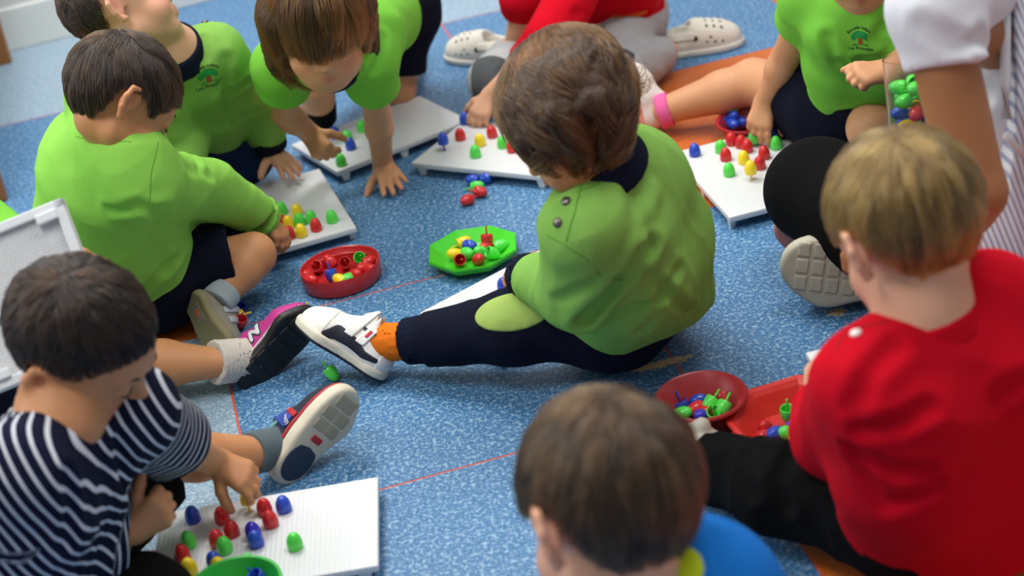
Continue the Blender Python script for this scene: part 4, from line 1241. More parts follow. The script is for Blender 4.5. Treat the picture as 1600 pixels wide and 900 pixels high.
# ------------------------------------------------------------------ the boy at the left in lime green
f2 = nrm([.87, .48, 0]); l2 = np.array([-f2[1], f2[0], 0])
pel = at(215, 420, .085)
p = Person('dark-haired boy in a plain lime green sweatshirt and navy shorts, seated in profile at left', pel, f2,
    [pel, at(178, 345, .19), at(172, 270, .285), at(194, 204, .358)], (at(192, 157, .410), V3(.74, -.45, -.50), V3(.40, .89, -.10), .86),
    {'R': dict(el=at(325, 296, .195), wr=at(412, 340, .095), hand=dict(fwd=V3(.62, -.68, -.1), back=V3(.55, .65, .4), curl=(.55, .7, .8, .9), grip=.3)),
     'L': dict(el=at(262, 330, .17), wr=at(276, 345, .125), hand=dict(fwd=V3(.75, -.45, -.3), back=V3(.4, .8, .2), curl=(.5, .5, .5, .5)))},
    {'R': dict(kn=at(396, 398, .082), an=at(345, 463, .055)), 'L': dict(kn=at(352, 335, .085), an=at(325, 385, .045))}, skin_b, sh_drop=.014, sh_w=.084)
p.lengths('P2'); p.body(); P2 = p
brow_lash(p.root, p.C, p.R, p.hs)
hair(p.root, p.C, p.R, p.hs, hair_dark, n=9000, length=.055, seed=5, whorl=(0, -.05, .08), droop=.5, messy=.22, hull=(.079, .0905, .085),
     hl=([-.12, -.06, -.046, -.034, .012, .022, .03, .05, .066, .12], [-.070, -.072, -.055, .020, .020, .0, -.004, .028, .040, .045]))
def ex2(F):
    F.cone(at(185, 380, .14), at(210, 430, .075), .070, .076, .05)
    F.cone(p.neck + p.lat * .02 - p.up * .004, p.neck - p.lat * .05 - p.up * .006, .042, .044, .03)
    F.cone(at(136, 230, .342), at(208, 234, .350), .024, .026, .06)
    F.cone(at(150, 300, .26), at(140, 360, .2), .075, .08, .05)
d2 = folds(21, .0030, .10, along=(.6, .3, -.6))
o, F2 = p.top('sweatshirt', green2, rt=(.086, .086, .078, .06), rs=(.054, .047, .033), sleeve=(1.8, 1.93), disp=d2, h=.0036, extra=ex2, neck=.046, creases=[([(252, 330), (245, 380), (262, 420)], .010, .006), ([(170, 330), (215, 322), (245, 330)], .008, .005), ([(215, 460), (250, 425), (275, 405)], .008, .005), ([(290, 262), (330, 275)], .008, .003), ([(300, 235), (312, 262)], .007, .004)], hem=(at(235, 498, .03), UPZ * -1 + f2 * .35), sh_r=.052)
p.band('collar', green2, p.neck - p.up * .005, p.neck + p.up * .034, .054, .046)
a = p.arms['R']; dfa = nrm(a['wr'] - a['el'])
p.band('cuff', green2, a['wr'] - dfa * .012, a['wr'] + dfa * .006, .0345, .0300, disp=rib(dfa, .006, .0006))
seamline(p, F2, [(247, 222), (236, 270), (233, 318)], green1d, .0008)
seamline(p, F2, [(118, 213), (160, 224), (205, 222)], green1d, .0007)
p.bottom('shorts', navy, cover=(1.3, .80), r=(.066, .056, .05), hip=.086, disp=folds(6, .003, .06))
grey_s = plain('worn_grey_suede', '#8f8a7e', 0.8); sole_t = plain('worn_tan_rubber', '#8f8665', 0.75); logo_or = plain('orange_logo', '#d07a4a', 0.6); silver = plain('silver_trim', '#b9bec2', 0.35)
sh = Shoe(p, 'sneaker', at(293, 458, .075), V3(.46, -.86, .18), V3(.56, .32, -.76), .132, grey_s, sole_t, 'worn grey sneaker showing its tan sole with a round orange mark', side=1)
for y in (.075, .055): sh.on_upper('strap', lambda q, y=y: np.maximum(np.abs(q[:, 1] - y) - .006, .03 - q[:, 2]), silver, .0025)
sh.on_sole('sole_panel', lambda q: np.maximum(np.maximum(np.abs(q[:, 0]) - .0125, np.abs(q[:, 1] - .040) - .017), q[:, 2] - .003), grey_s, .0006)
sh.on_sole('sole_mark', lambda q: np.maximum(np.hypot(q[:, 0], (q[:, 1] - .040) * .8) - .0068, q[:, 2] - .003), logo_or, .0012, .001)
kn, an = p.legs['R']['kn'], p.legs['R']['an']
p.band('sock', cloth('sock_pale_grey', '#b9c3c8', '#8f9aa2', .5, 500), an + (kn - an) * .16, an - (kn - an) * .16, .0265, .0270, h=.002)
peg('red', at(422, 380, BT + .0135), 'red egg peg held on its stem by the lime sleeve boy', 'pegs held in hands')
# ------------------------------------------------------------------ the boy behind, looking up, with a crest on his sweatshirt
f3 = nrm([.42, -.9, 0]); l3 = np.array([-f3[1], f3[0], 0])
pel = at(308, 240, .085)
p = Person('boy in green sweatshirt with chest crest and dark jeans, behind the lime sleeve boy', pel, f3,
    [pel, at(292, 177, .19), at(278, 122, .275), at(268, 80, .335)], (at(186, 6, .435), V3(.82, .50, -.20), V3(-.48, .86, .15), .90),
    {'L': dict(el=at(402, 165, .165), wr=at(424, 236, .075), hand=dict(fwd=at(478, 283, .035) - at(424, 238, .068), back=UPZ + [.1, .1, 0], curl=(.12, .15, .18, .22), spread=1.9, thumb=.5, tcurl=.1)),
     'R': dict(el=at(285, 225, .165), wr=at(292, 300, .11), hand=dict(fwd=V3(.3, -.9, .1), back=V3(.7, .2, .5), curl=(.6, .6, .6, .6)))},
    {'L': dict(kn=at(385, 243, .065), an=at(325, 285, .04)), 'R': dict(kn=at(300, 300, .08), an=at(350, 318, .04))}, skin_c, shoulders={'L': at(336, 84, .305)})
p.lengths('P3'); p.body(); P3 = p
hair(p.root, p.C, p.R, p.hs, hair_dark, n=3500, length=.022, seed=8, messy=.2, hull=(.0735, .0855, .0795), relief=.001)
brow_lash(p.root, p.C, p.R, p.hs)
o, F3 = p.top('sweatshirt', green1, rt=(.066, .064, .060, .055), side=.030, rs=(.048, .042, .034), sleeve=(1.78, 1.7), disp=folds(31, .0028, .08), h=.0042,
    creases=[([(355, 95), (352, 130), (350, 190)], .010, .006), ([(350, 150), (385, 130)], .008, .005), ([(365, 190), (400, 175)], .008, .005), ([(318, 60), (322, 90)], .007, .004)], hem=(at(345, 262, .06), -UPZ - f3 * .2))
p.band('collar', navy_rib, p.neck - p.up * .012, p.neck + p.up * .020, .0585, .048)
a = p.arms['L']; dfa = nrm(a['wr'] - a['el'])
p.band('cuff', navy_rib, a['wr'] - dfa * .036, a['wr'] - dfa * .004, .0335, .0300, disp=rib(dfa, .006, .0008))
p.bottom('jeans', jean, cover=(1.9, 1.9), r=(.056, .044, .038), hip=.078, disp=folds(9, .003, .06), h=.0045)
for u, v in ((292, 34), (320, 34)): stud(p, F3, (u, v), snap, .0058)
o3 = hit(F3, 326, 121); xd = nrm(l3 * .9 - UPZ * .05 + V3(.3, .1, 0)); n3 = F3.grad(o3[None])[0]; yd = nrm(np.cross(n3, xd))
crest(F3, o3, xd, yd, p.root, 1.2)
Shoe(p, 'sneaker', at(352, 352, .0), V3(-.95, .25, 0), UPZ, .13, plain('dark_shoe', '#1a1c28', .6), plain('dark_sole', '#22222a', .6), 'dark shoe tucked under the boy behind', h=.003)

# ------------------------------------------------------------------ the kneeling child with long hair
f4 = nrm([.12, -1, 0]); l4 = np.array([-f4[1], f4[0], 0])
pel = at(585, 22, .19)
p = Person('child with long brown hair and a green tee, kneeling forward on one hand', pel, f4,
    [pel, at(570, 32, .26), at(540, 62, .305), at(510, 95, .315)], (at(497, 28, .385), V3(.20, -.78, .58), V3(.0, .60, .80), .92),
    {'L': dict(el=at(590, 178, .155), wr=at(598, 258, .034), hand=dict(fwd=at(626, 303, 0.008) - at(598, 258, .028), back=UPZ + V3(0, 0, .2), curl=(.10, .12, .12, .15), spread=1.7, thumb=.4, tcurl=.1)),
     'R': dict(el=at(447, 178, .175), wr=at(484, 208, .115), hand=dict(fwd=V3(.55, -.78, .25), back=V3(-.5, .1, .8), curl=(.75, .95, 1.1, 1.2), grip=.2))},
    {'L': dict(kn=at(622, 138, .045), an=at(640, 62, .04)), 'R': dict(kn=at(492, 133, .13), an=at(503, 186, .045))}, skin_a,
    shoulders={'L': at(575, 92, .285), 'R': at(440, 103, .285)})
p.lengths('P4'); p.body(); P4 = p
brow_lash(p.root, p.C, p.R, p.hs)
def ex4(F, g):
    for q in (-1, 1):
        F.cone(g(q * .066, .004, .01), g(q * .074, .014, -.075), .030 * p.hs, .022 * p.hs, .03)
        F.cone(g(q * .060, -.03, .0), g(q * .066, -.02, -.09), .036 * p.hs, .028 * p.hs, .03)
    F.cone(g(0, -.06, 0), g(0, -.05, -.09), .045 * p.hs, .03 * p.hs, .03)
hair(p.root, p.C, p.R, p.hs, hair_long, n=10000, length=.10, overhang=.05, seed=12, whorl=(0, -.01, .10), droop=.9, messy=.18, hull=(.079, .092, .086), outw=.6, relief=.006, seg=10, clumps=200, clump_w=.7,
     hl=([-.12, .010, .030, .045, .060, .12], [-.112, -.112, -.080, .028, .034, .036]), extra=ex4, cap_h=.0035, comb=(.15, .2, 0))
o, F4 = p.top('tee_shirt', green3, rt=(.062, .062, .062, .055), rs=(.047, .044, .034), sleeve=(.50, .48), disp=folds(41, .0028, .08), h=.0042, creases=[([(515, 118), (560, 110)], .008, .004), ([(600, 60), (585, 110)], .008, .004)], side=.030)
p.band('collar', navy_rib, p.neck - p.up * .010, p.neck + p.up * .016, .056, .046)
p.bottom('shorts', navy, cover=(.80, .72), r=(.062, .052, .05), hip=.084, disp=folds(9, .003, .06), h=.0045)
kn, an = p.legs['R']['kn'], p.legs['R']['an']
p.band('sock', black, kn * .45 + an * .55, an, .032, .028, h=.003)
Shoe(p, 'shoe', at(500, 185, 0.0), V3(.05, -.5, .6) * [1, 1, 0], UPZ, .12, plain('black_shoe', '#0d0d10', .6), blackrub, 'black shoe under the kneeling child', h=.003)
# ------------------------------------------------------------------ the child in red at the top, sitting between its heels
f5 = nrm([-.3, -.95, 0]); l5 = np.array([-f5[1], f5[0], 0])
pel = at(945, 28, .085)
nk5 = at(888, -150, .35)
p = Person('child in a red sweatshirt, grey trousers and white clogs at the top edge', pel, f5,
    [pel, at(930, -40, .19), at(905, -105, .28), nk5], (nk5 + f5 * .03 + UPZ * .085, nrm(f5 - UPZ * .5), nrm(UPZ + f5 * .4), .9),
    {'R': dict(el=at(818, -5, .20), wr=at(803, 66, .105), hand=dict(fwd=V3(-.55, -.72, .2), back=V3(-.4, .3, .7), curl=(.75, .85, .95, 1.0), grip=.3)),
     'L': dict(el=at(858, 62, .175), wr=at(768, 148, .075), hand=dict(fwd=V3(-.50, -.80, .05), back=V3(-.2, .5, .75), curl=(.45, .5, .6, .6)))},
    {'L': dict(kn=at(970, 118, .055), an=at(1042, 80, .045)), 'R': dict(kn=at(772, 128, .06), an=at(796, 84, .045))}, skin_c)
p.lengths('P5'); p.body(.0034); P5 = p
hair(p.root, p.C, p.R, p.hs, hair_dark, n=1500, length=.03, seed=18, cap_h=.006)
o, F5 = p.top('sweatshirt', red, rt=(.080, .080, .072, .06), rs=(.050, .044, .036), sleeve=(1.45, 1.40), disp=folds(51, .003, .08), h=.0046, hem=(at(955, 60, .085), -UPZ - f5 * .1), creases=[([(900, 20), (960, 30), (1010, 20)], .008, .004)])
p.top('undershirt', cloth('orange_jersey', '#d9641f'), rt=(.078, .078, .070, .06), rs=(.03, .03, .03), sleeve=(.4, .4), h=.006, hem=(at(955, 64, .066), -UPZ - f5 * .1))
def t5(P):
    q = np.exp(-(((P - p.legs['L']['kn']) ** 2).sum(1) / .045 ** 2) ** 3) + np.exp(-(((P - p.legs['R']['kn']) ** 2).sum(1) / .056 ** 2) ** 3); return q
o, FB5 = p.bottom('trousers', greycl, cover=(1.92, 1.92), r=(.060, .047, .036), hip=.080, disp=folds(19, .0035, .06), h=.0045, creases=[([(925, 62), (960, 72), (1000, 62)], .008, .006), ([(985, 85), (1000, 110)], .007, .005)])
for kx in ('L', 'R'):
    kc5 = p.legs[kx]['kn'] + f5 * .03 + UPZ * .01
    patch('knee_patch', FB5, .0022, lambda P, c=kc5: np.maximum(np.linalg.norm(P - c, axis=1) - .052, (P - c) @ (l5 if kx == 'L' else -l5) - .032), greydk, p.root, h=.003)
clogw = plain('clog_foam', '#d5d2c6', .6); hole_m = plain('clog_hole', '#1b1b1a', .9)
for heel, toe, nm, sd in ((at(1040, 88, 0), at(1168, 66, 0), 'white clog pointing right', -1), (at(800, 98, 0), at(706, 92, 0), 'white clog pointing left', 1)):
    sh = Shoe(p, 'clog', heel, toe - heel, UPZ, .150, clogw, clogw, nm, side=sd, clog=True, h=.0032, width=1.15, st=.015)
    hs_ = [(x, y) for y in (.082, .096, .110) for x in (-.020, -.007, .007, .020)] + [(-.030, .072), (.030, .072), (.032, .09), (-.032, .09), (.034, .106), (-.034, .106)]
    sh.on_upper('vent_holes', lambda q: np.minimum(np.min([np.hypot(q[:, 0] - a_, q[:, 1] - b_) for a_, b_ in hs_[:12]], 0) - .0030 + 1.0 * (q[:, 2] < .030), np.min([np.hypot(q[:, 1] - a_, q[:, 2] - b_) for a_, b_ in ((.078, .028), (.094, .026), (.108, .024), (.086, .036))], 0) - .0028 + 1.0 * (np.abs(q[:, 0]) < .016)), hole_m, .0006, .0014)
    sh.on_upper('heel_strap', lambda q: np.maximum(np.abs(q[:, 2] - .042) - .006, q[:, 1] - .055), clogw, .003)
    for x in (-.028, .028):
        stud(p, sh.U, sh.g(x, .058, .036), hole_m, .0048, 'strap_rivet', sh.o)
peg('blue', at(776, 86, .085), 'blue egg peg held in the fist of the red sleeve child', 'pegs held in hands', V3(.6, -.2, .2))
peg('green', at(784, 99, .080), 'green egg peg held in the fist of the red sleeve child', 'pegs held in hands', V3(-.2, -.4, .8))
# ------------------------------------------------------------------ the child in a navy skirt on the orange floor
f6 = nrm([-.35, -.94, 0]); l6 = np.array([-f6[1], f6[0], 0])
pel = at(1345, 160, .085); nk6 = at(1350, -20, .34)
p = Person('child in green crest tee and navy skirt on the orange floor, top right', pel, f6,
    [pel, at(1350, 100, .19), at(1350, 40, .275), nk6], (nk6 + f6 * .03 + UPZ * .085, nrm(f6 - UPZ * .6), nrm(UPZ + f6 * .5), .9),
    {'R': dict(el=at(1228, 88, .175), wr=at(1195, 158, .095), hand=dict(fwd=V3(-.25, -.93, .1), back=V3(-.25, .2, .9), curl=(.35, .5, .7, .8), grip=.3)),
     'L': dict(el=far(1440, 78, 2.52), wr=far(1384, 112, 2.46), hand=dict(fwd=V3(-.93, -.12, .3), back=V3(-.2, .5, .8), curl=(1.2, 1.25, 1.3, 1.3), grip=.3))},
    {'R': dict(kn=at(1178, 128, .080), an=at(1040, 172, .045)), 'L': dict(kn=at(1364, 200, .100), an=at(1450, 225, .04))}, skin_a, shoulders={'R': at(1268, -4, .315)})
p.lengths('P6'); p.body(.0028, r_leg=(.052, .040, .036, .024)); P6 = p
hair(p.root, p.C, p.R, p.hs, hair_mid, n=1500, length=.03, seed=19, cap_h=.006)
o, F6 = p.top('tee_shirt', green3, rt=(.060, .058, .056, .05), rs=(.045, .043, .034), sleeve=(.5, .40), disp=folds(61, .0028, .08), h=.0042, side=.030, hem=(at(1330, 150, .085), -UPZ),
    creases=[([(1292, 60), (1310, 100)], .009, .005), ([(1390, 30), (1370, 60), (1385, 75)], .009, .006), ([(1345, 95), (1385, 88)], .008, .005), ([(1320, 95), (1330, 105), (1380, 100)], .007, .005)])
o6 = hit(F6, 1344, 62); n6 = F6.grad(o6[None])[0]; xd = nrm(l6 - (l6 @ n6) * n6); crest(F6, o6, xd, np.cross(n6, xd), p.root, 1.0)
p.bottom('skirt', navy, cover=(.38, .52), r=(.076, .080, .05), hip=.080, disp=folds(62, .004, .07), h=.0045)
pinkm = cloth('pink_knit', '#e86aa6'); wht = plain('white_canvas', '#ddd6d0', .7); pinksole = plain('pink_sole', '#d98c7d', .6)
sh = Shoe(p, 'sneaker', at(1006, 208, 0.004), V3(-.28, .88, .15), V3(.86, .30, .30), .125, wht, pinksole, 'white shoe with a pale pink sole', h=.003)
kn, an = p.legs['R']['kn'], p.legs['R']['an']
p.band('sock', pinkm, an + (kn - an) * .06, an - (kn - an) * .08, .030, .031, h=.0028)
peg('green', at(1179, 222, BT + .006), 'green egg peg held by the fingers over the orange floor board', 'pegs held in hands')
# ------------------------------------------------------------------ the teacher at the right
f7 = nrm([-.8, .6, 0]); l7 = np.array([-f7[1], f7[0], 0])
pel = at(1610, 420, .11); nk7 = far(1575, -75, 2.0)
p = Person('adult in a white tee, striped apron and black leggings sitting cross-legged at right', pel, f7,
    [pel, far(1645, 290, 2.14), far(1632, 110, 2.07), nk7], (nk7 + f7 * .05 + UPZ * .15, nrm(f7 - UPZ * .5), nrm(UPZ + f7 * .4), 1.15),
    {'L': dict(el=far(1524, 300, 1.90), wr=far(1455, 380, 1.97), hand=dict(fwd=V3(-.7, .1, -.5), back=V3(0, .9, .3), curl=(.5, .5, .5, .5)), hs=1.5),
     'R': dict(el=nk7 - f7 * .16 - l7 * .15 - UPZ * .27, wr=nk7 - f7 * .18 - l7 * .10 - UPZ * .45, hand=dict(fwd=-UPZ + f7 * .2, back=UPZ, curl=(.4, .4, .4, .4)), hs=1.5)},
    {'L': dict(kn=at(1276, 298, .125), an=at(1425, 425, .075)), 'R': dict(kn=at(1500, 240, .12), an=at(1330, 395, .06))}, skin_d, s=1.5, sh_w=.135, sh_drop=.05, hip_w=.08,
    shoulders={'L': far(1458, 12, 1.87), 'R': nk7 - l7 * .09 - UPZ * .07})
p.lengths('P7'); p.body(.0042, r_arm=(.036, .034, .025), r_leg=(.06, .05, .045, .035), core=.045); P7 = p
hair(p.root, p.C, p.R, p.hs, hair_dark, n=1500, length=.06, seed=29, cap_h=.006)
whitet = cloth('white_jersey', '#dcdde2', '#d2d4da', .2, 500)
o, F7 = p.top('tee_shirt', whitet, rt=(.084, .084, .080, .07), rs=(.045, .050, .05), sleeve=(.30, 1.0), side=.05, disp=folds(71, .004, .11), h=.005, sh_r=.052, neck=.055,
    creases=[([(1440, 40), (1500, 70), (1528, 95)], .010, .005), ([(1530, 60), (1540, 150)], .010, .006)])
ap = NT('striped_apron'); st = ap.attr('stripe').outputs['Fac']
fr = ap.math('FRACT', ap.math('MULTIPLY', st, 165.0)); ss = ap.math('LESS_THAN', fr, 0.42)
ap.base(ap.mix(ss, lin('#e3e4ea'), lin('#9aa4c2'))); ap.set(Roughness=.9); ap.bump(ap.noise(600, 2, ap.coord()), .2, .001)
# the apron wraps the back and the lap; its stripes run down the cloth
side7 = nrm(V3(.93, .30, .2))
FA = Field(folds(72, .005, .10, along=UPZ), .012)
for q in (-1, 1):
    pts = [p.spine[0] + l7 * q * .06, p.spine[1] + l7 * q * .055, p.spine[2] + l7 * q * .05, p.neck - UPZ * .06 + l7 * q * .02]
    FA.chain(pts, [.130, .118, .112, .095], .03)
FA.cone(p.pel + l7 * .05, at(1545, 352, .14), .10, .075, .04)
FA.cone(at(1555, 365, .12), at(1530, 385, .10), .060, .045, .03)
xs0 = hit(F7, 1545, 120)
def apron_region(P, d):
    n_ = nrm(np.cross(V3(-.04, 1, 0), TOCAM))            # cut along the armhole edge
    e = -(P - far(1558, 60, 2.0)) @ V3(1, .05, 0)
    low = np.clip((.30 - P[:, 2]) / .05, 0, 1) * .2
    return np.maximum(d, np.where(P[:, 2] > .29, e, np.minimum(e, e - np.clip((.29 - P[:, 2]) / .05, 0, 1) * .15)))
o = fobj('apron', FA, .0048, ap.m, p.root, apron_region, attrs={'stripe': lambda V: V[:, 0] + .25 * V[:, 2]})
# apron skirt hanging to the floor
FS = Field(folds(73, .004, .08, along=UPZ), .01).cone(at(1600, 360, .12), at(1610, 470, .015), .055, .06, .02).cone(at(1600, 360, .12), at(1660, 470, .03), .06, .08, .03)
fobj('apron_skirt', FS, .005, ap.m, p.root, attrs={'stripe': lambda V: V[:, 0] + .1 * V[:, 2]})
tie = plain('apron_tie', '#d9d3d6', .9)
V, Fc = tube([hit(FA, *q, off=-.002) for q in ((1572, 208), (1580, 218), (1588, 228), (1598, 240))], .0050, 8); mesh_obj('apron_tie', V, Fc, tie, p.root)
V, Fc = tube([hit(FA, *q, off=-.003) for q in ((1572, 8), (1572, 70), (1573, 130), (1574, 185))], .0062, 8); mesh_obj('apron_binding', V, Fc, whitet, p.root)
def ex7(F):
    F.ell(at(1290, 296, .125), [.064, .064, .060], None, .03)
p.bottom('leggings', black, cover=(1.86, 1.8), r=(.092, .070, .045), hip=.11, h=.0055, extra=ex7, k=.04)
sole7 = plain('beige_sole', '#b8b4a2', .65); pinkshoe = cloth('dusty_pink_knit', '#c58886', '#a96d6e', .5, 300); groove = plain('sole_groove_shadow', '#8f8b7b', .8)
sh = Shoe(p, 'sneaker', at(1446, 440, .045), V3(-.97, .12, -.15), V3(-.05, .36, -.93), .190, plain('beige_upper', '#b9a89a', .8), sole7, 'shoe with its beige patterned sole facing out', h=.003, side=1, width=1.15)
for nm, lo, hi in [('tread_block', (x0, y0, -1), (x0 + .0165, y0 + .0135, .003)) for x0 in (-.0285, -.0095, .0095) for y0 in (.022, .039, .056, .073, .090, .107, .124)]:
    sh.on_sole(nm, lambda q, lo=lo, hi=hi: box3(q, lo, hi), sole7, .0018, .0018)
Shoe(p, 'sneaker', at(1424, 424, .004), V3(-.93, .30, -.1), V3(.1, .75, -.62), .20, pinkshoe, pinkshoe, 'dusty pink knitted shoe toe', h=.003, side=-1, width=1.1)
# the clear jar of pegs on the lap
clear = NT('clear_plastic'); clear.base((.93, .95, .95, 1)); clear.set(Roughness=.12); clear.b.inputs['Transmission Weight'].default_value = 1.0; clear.b.inputs['IOR'].default_value = 1.35
jb = at(1452, 300, .13)
jr, jh = .047, .19
jax = nrm(V3(-.14, .97, 0) * .4 + UPZ * .6)
jar = dish('clear_jar', [(0, .001), (jr - .003, .001), (jr, .004), (jr, jh), (jr - .0015, jh), (jr - .0015, .005), (0, .004)], (0, 0, 0), clear.m, 'tall clear plastic jar of pegs behind the bare arm of the adult', 'jar', 40)
jar.rotation_mode = 'QUATERNION'; jar.rotation_quaternion = Vector(jax).to_track_quat('Z', 'Y'); jar.location = jb
B = frame(jax, [.3, .2, .9])
rj = np.random.default_rng(4)
lay = ['red', 'yellow', 'blue', 'yellow', 'red', 'blue', 'blue', 'green', 'green']
for k_, c in enumerate(lay):
    for i in range(5):
        a = 2 * math.pi * (i + .5 * (k_ % 2)) / 5
        P_ = jb + jax * (.016 + k_ * .017) + (B[:, 0] * math.cos(a) + B[:, 2] * math.sin(a)) * .030
        D = nrm(B[:, 0] * math.cos(a) + B[:, 2] * math.sin(a) + jax * rj.uniform(-.3, .3))
        cc = c if rj.random() < .75 else ['red', 'blue', 'yellow', 'green'][rj.integers(4)]
        peg(cc, P_ - D * .010, f'{cc} egg peg lying with others inside the clear jar', f'{cc} pegs in the clear jar', D)
# ------------------------------------------------------------------ the blond child in red at right
f8 = nrm([-.42, .9, 0]); l8 = np.array([-f8[1], f8[0], 0])
pel = at(1478, 775, .085)
p = Person('fair-haired child in red jersey and black trousers with back turned at right', pel, f8,
    [pel, at(1482, 690, .19), at(1466, 585, .28), at(1444, 498, .345)], (at(1414, 352, .43), V3(-.36, -.10, -.93), V3(-.36, .92, .04), .905),
    {'L': dict(el=at(1306, 678, .165), wr=at(1276, 628, .155), hand=dict(fwd=V3(.10, .95, -.15), back=V3(-.85, .1, .5), curl=(.7, .7, .7, .7), thumb=.3)),
     'R': dict(el=at(1590, 640, .17), wr=at(1500, 560, .16), hand=dict(fwd=V3(-.5, .8, -.2), back=V3(.6, .2, .5), curl=(.6, .6, .6, .6)))},
    {'L': dict(kn=at(1215, 762, .072), an=at(1104, 722, .050)), 'R': dict(kn=at(1480, 640, .085), an=at(1390, 610, .05))}, skin_c)
p.lengths('P8'); p.body(); P8 = p
hair(p.root, p.C, p.R, p.hs, hair_blond, n=9000, length=.045, seed=33, whorl=(0, -.045, .085), droop=.4, messy=.2, hull=(.0775, .0885, .083), hl=([-.11, -.060, -.044, -.032, .014, .026, .044, .060, .10], [-.070, -.072, -.054, .020, .022, .012, .040, .050, .052]))
def ex8(F):
    F.cone(at(1450, 800, .075), at(1530, 800, .085), .070, .078, .05)
o, F8 = p.top('jersey', red, rt=(.082, .084, .078, .06), rs=(.054, .048, .034), sleeve=(1.88, 1.88), side=.044, disp=folds(81, .0028, .10), h=.0038, extra=ex8, sh_r=.054, hem=(at(1450, 880, .045), -UPZ),
    creases=[([(1345, 672), (1400, 665), (1450, 640)], .009, .007), ([(1335, 640), (1360, 580), (1400, 540)], .010, .005), ([(1330, 700), (1400, 735), (1450, 738)], .009, .006), ([(1340, 720), (1380, 790), (1460, 760)], .009, .005), ([(1560, 620), (1600, 600)], .010, .005)])
p.band('collar', red, p.neck - p.up * .010, p.neck + p.up * .014, .0575, .050)
stud(p, F8, (1337, 520), plain('white_snap', '#e8e0dd', .4), .006)
seamline(p, F8, [(1305, 545), (1318, 525), (1340, 512), (1390, 502)], plain('red_seam', '#8d0617', .9), .0012)
p.bottom('trousers', black, cover=(1.98, 1.9), r=(.066, .051, .041), hip=.086, disp=folds(82, .006, .055, along=UPZ), h=.0042, creases=[([(1180, 690), (1160, 740), (1175, 770)], .009, .006), ([(1240, 700), (1215, 750), (1230, 790)], .009, .006)])
Shoe(p, 'sneaker', at(1122, 746, .0), V3(-.45, .34, -.82), V3(.0, .9, .4), .118, plain('grey_toe_cap', '#b7b3a4', .6), plain('pink_midsole', '#c96f68', .6), 'shoe with a pale toe cap and pink edge', h=.003, opening=False)

# ------------------------------------------------------------------ the nearest boy, back of the head
f9 = nrm([-.12, 1, 0]); l9 = np.array([-f9[1], f9[0], 0])
pel = at(1050, 1130, .085)
p = Person('brown-haired boy in a blue shirt, head and one shoulder at the bottom edge', pel, f9,
    [pel, at(1055, 1040, .17), at(1030, 985, .22), at(1000, 958, .242)], (at(950, 790, .355), V3(-.52, -.14, -.84), V3(-.26, .95, -.03), .955),
    {'R': dict(el=at(1230, 1010, .14), wr=at(1120, 950, .12)), 'L': dict(el=at(840, 1060, .14), wr=at(880, 980, .12))},
    {'L': dict(kn=at(900, 1000, .1), an=at(960, 960, .05)), 'R': dict(kn=at(1190, 1000, .1), an=at(1060, 950, .05))}, skin_c, shoulders={'R': at(1150, 1005, .20)})
p.lengths('P9'); p.body(.003); P9 = p
hair(p.root, p.C, p.R, p.hs, hair_mid, n=8000, length=.040, seed=43, whorl=(.006, -.04, .085), droop=.4, messy=.3, hull=(.0775, .0885, .083), hl=([-.11, -.060, -.044, -.032, .014, .026, .044, .060, .10], [-.074, -.076, -.056, .020, .022, .012, .040, .050, .052]))
blue_m = cloth('blue_jersey', '#1b73c9', '#1566b8', .2, 600); lime = cloth('lime_trim', '#c3d52a')
o, F9 = p.top('shirt', blue_m, rt=(.08, .08, .075, .06), rs=(.052, .046, .036), sleeve=(1.8, 1.8), h=.005, sh_r=.046)
for nm, uv, r_, mt in (('shoulder_trim', (1060, 888), .022, lime), ('white_trim', (886, 905), .016, whitet)):
    c9 = hit(F9, *uv)
    patch(nm, F9, .0022, lambda P: np.linalg.norm(P - c9, axis=1) - r_, mt, p.root, h=.003)
p.bottom('trousers', navy, cover=(1.9, 1.9), h=.007)
# ------------------------------------------------------------------ the child in the striped shirt
f10 = nrm([.92, -.30, 0]); l10 = np.array([-f10[1], f10[0], 0])
pel = at(40, 940, .085)
p = Person('dark-haired child in a navy and white striped shirt at lower left, placing a yellow peg', pel, f10,
    [pel, at(38, 850, .18), at(66, 750, .265), at(95, 656, .330)], (at(134, 536, .385), V3(.84, -.50, .02), V3(.42, .60, .68), .875),
    {'R': dict(el=at(72, 865, .165), wr=at(206, 828, .145), hand=dict(fwd=V3(.80, .52, .1), back=V3(.35, -.15, .9), curl=(1.0, 1.1, 1.15, 1.2), thumb=-.5, tcurl=.0)),
     'L': dict(el=at(272, 690, .19), wr=at(338, 722, .11), hand=dict(fwd=V3(.90, -.42, .1), back=V3(.3, .5, .8), curl=(.55, .6, .75, .85), grip=.35))},
    {'L': dict(kn=at(255, 715, .115), an=at(405, 708, .055)), 'R': dict(kn=at(225, 945, .06), an=at(140, 975, .05))}, skin_b,
    shoulders={'L': at(198, 645, .285)})
p.lengths('P10'); p.body(); P10 = p
brow_lash(p.root, p.C, p.R, p.hs)
hair(p.root, p.C, p.R, p.hs, hair_black, n=9000, length=.035, seed=53, whorl=(.01, -.04, .085), droop=.45, messy=.25, hull=(.0785, .090, .084), hl=([-.11, -.060, -.044, -.032, .014, .026, .044, .060, .10], [-.052, -.056, -.040, .026, .028, .030, .044, .056, .058]))
stp = NT('striped_jersey'); sa = stp.attr('stripe').outputs['Fac']
fr = stp.math('FRACT', sa); inner = stp.math('MULTIPLY', stp.math('GREATER_THAN', fr, .38), stp.math('LESS_THAN', fr, .63))
stp.base(stp.mix(inner, lin('#10142c'), lin('#c9ccd6'))); stp.set(Roughness=.95); stp.b.inputs['Specular IOR Level'].default_value = .15
stp.bump(stp.noise(700, 2, stp.coord()), .2, .001)
sp10 = p.spine
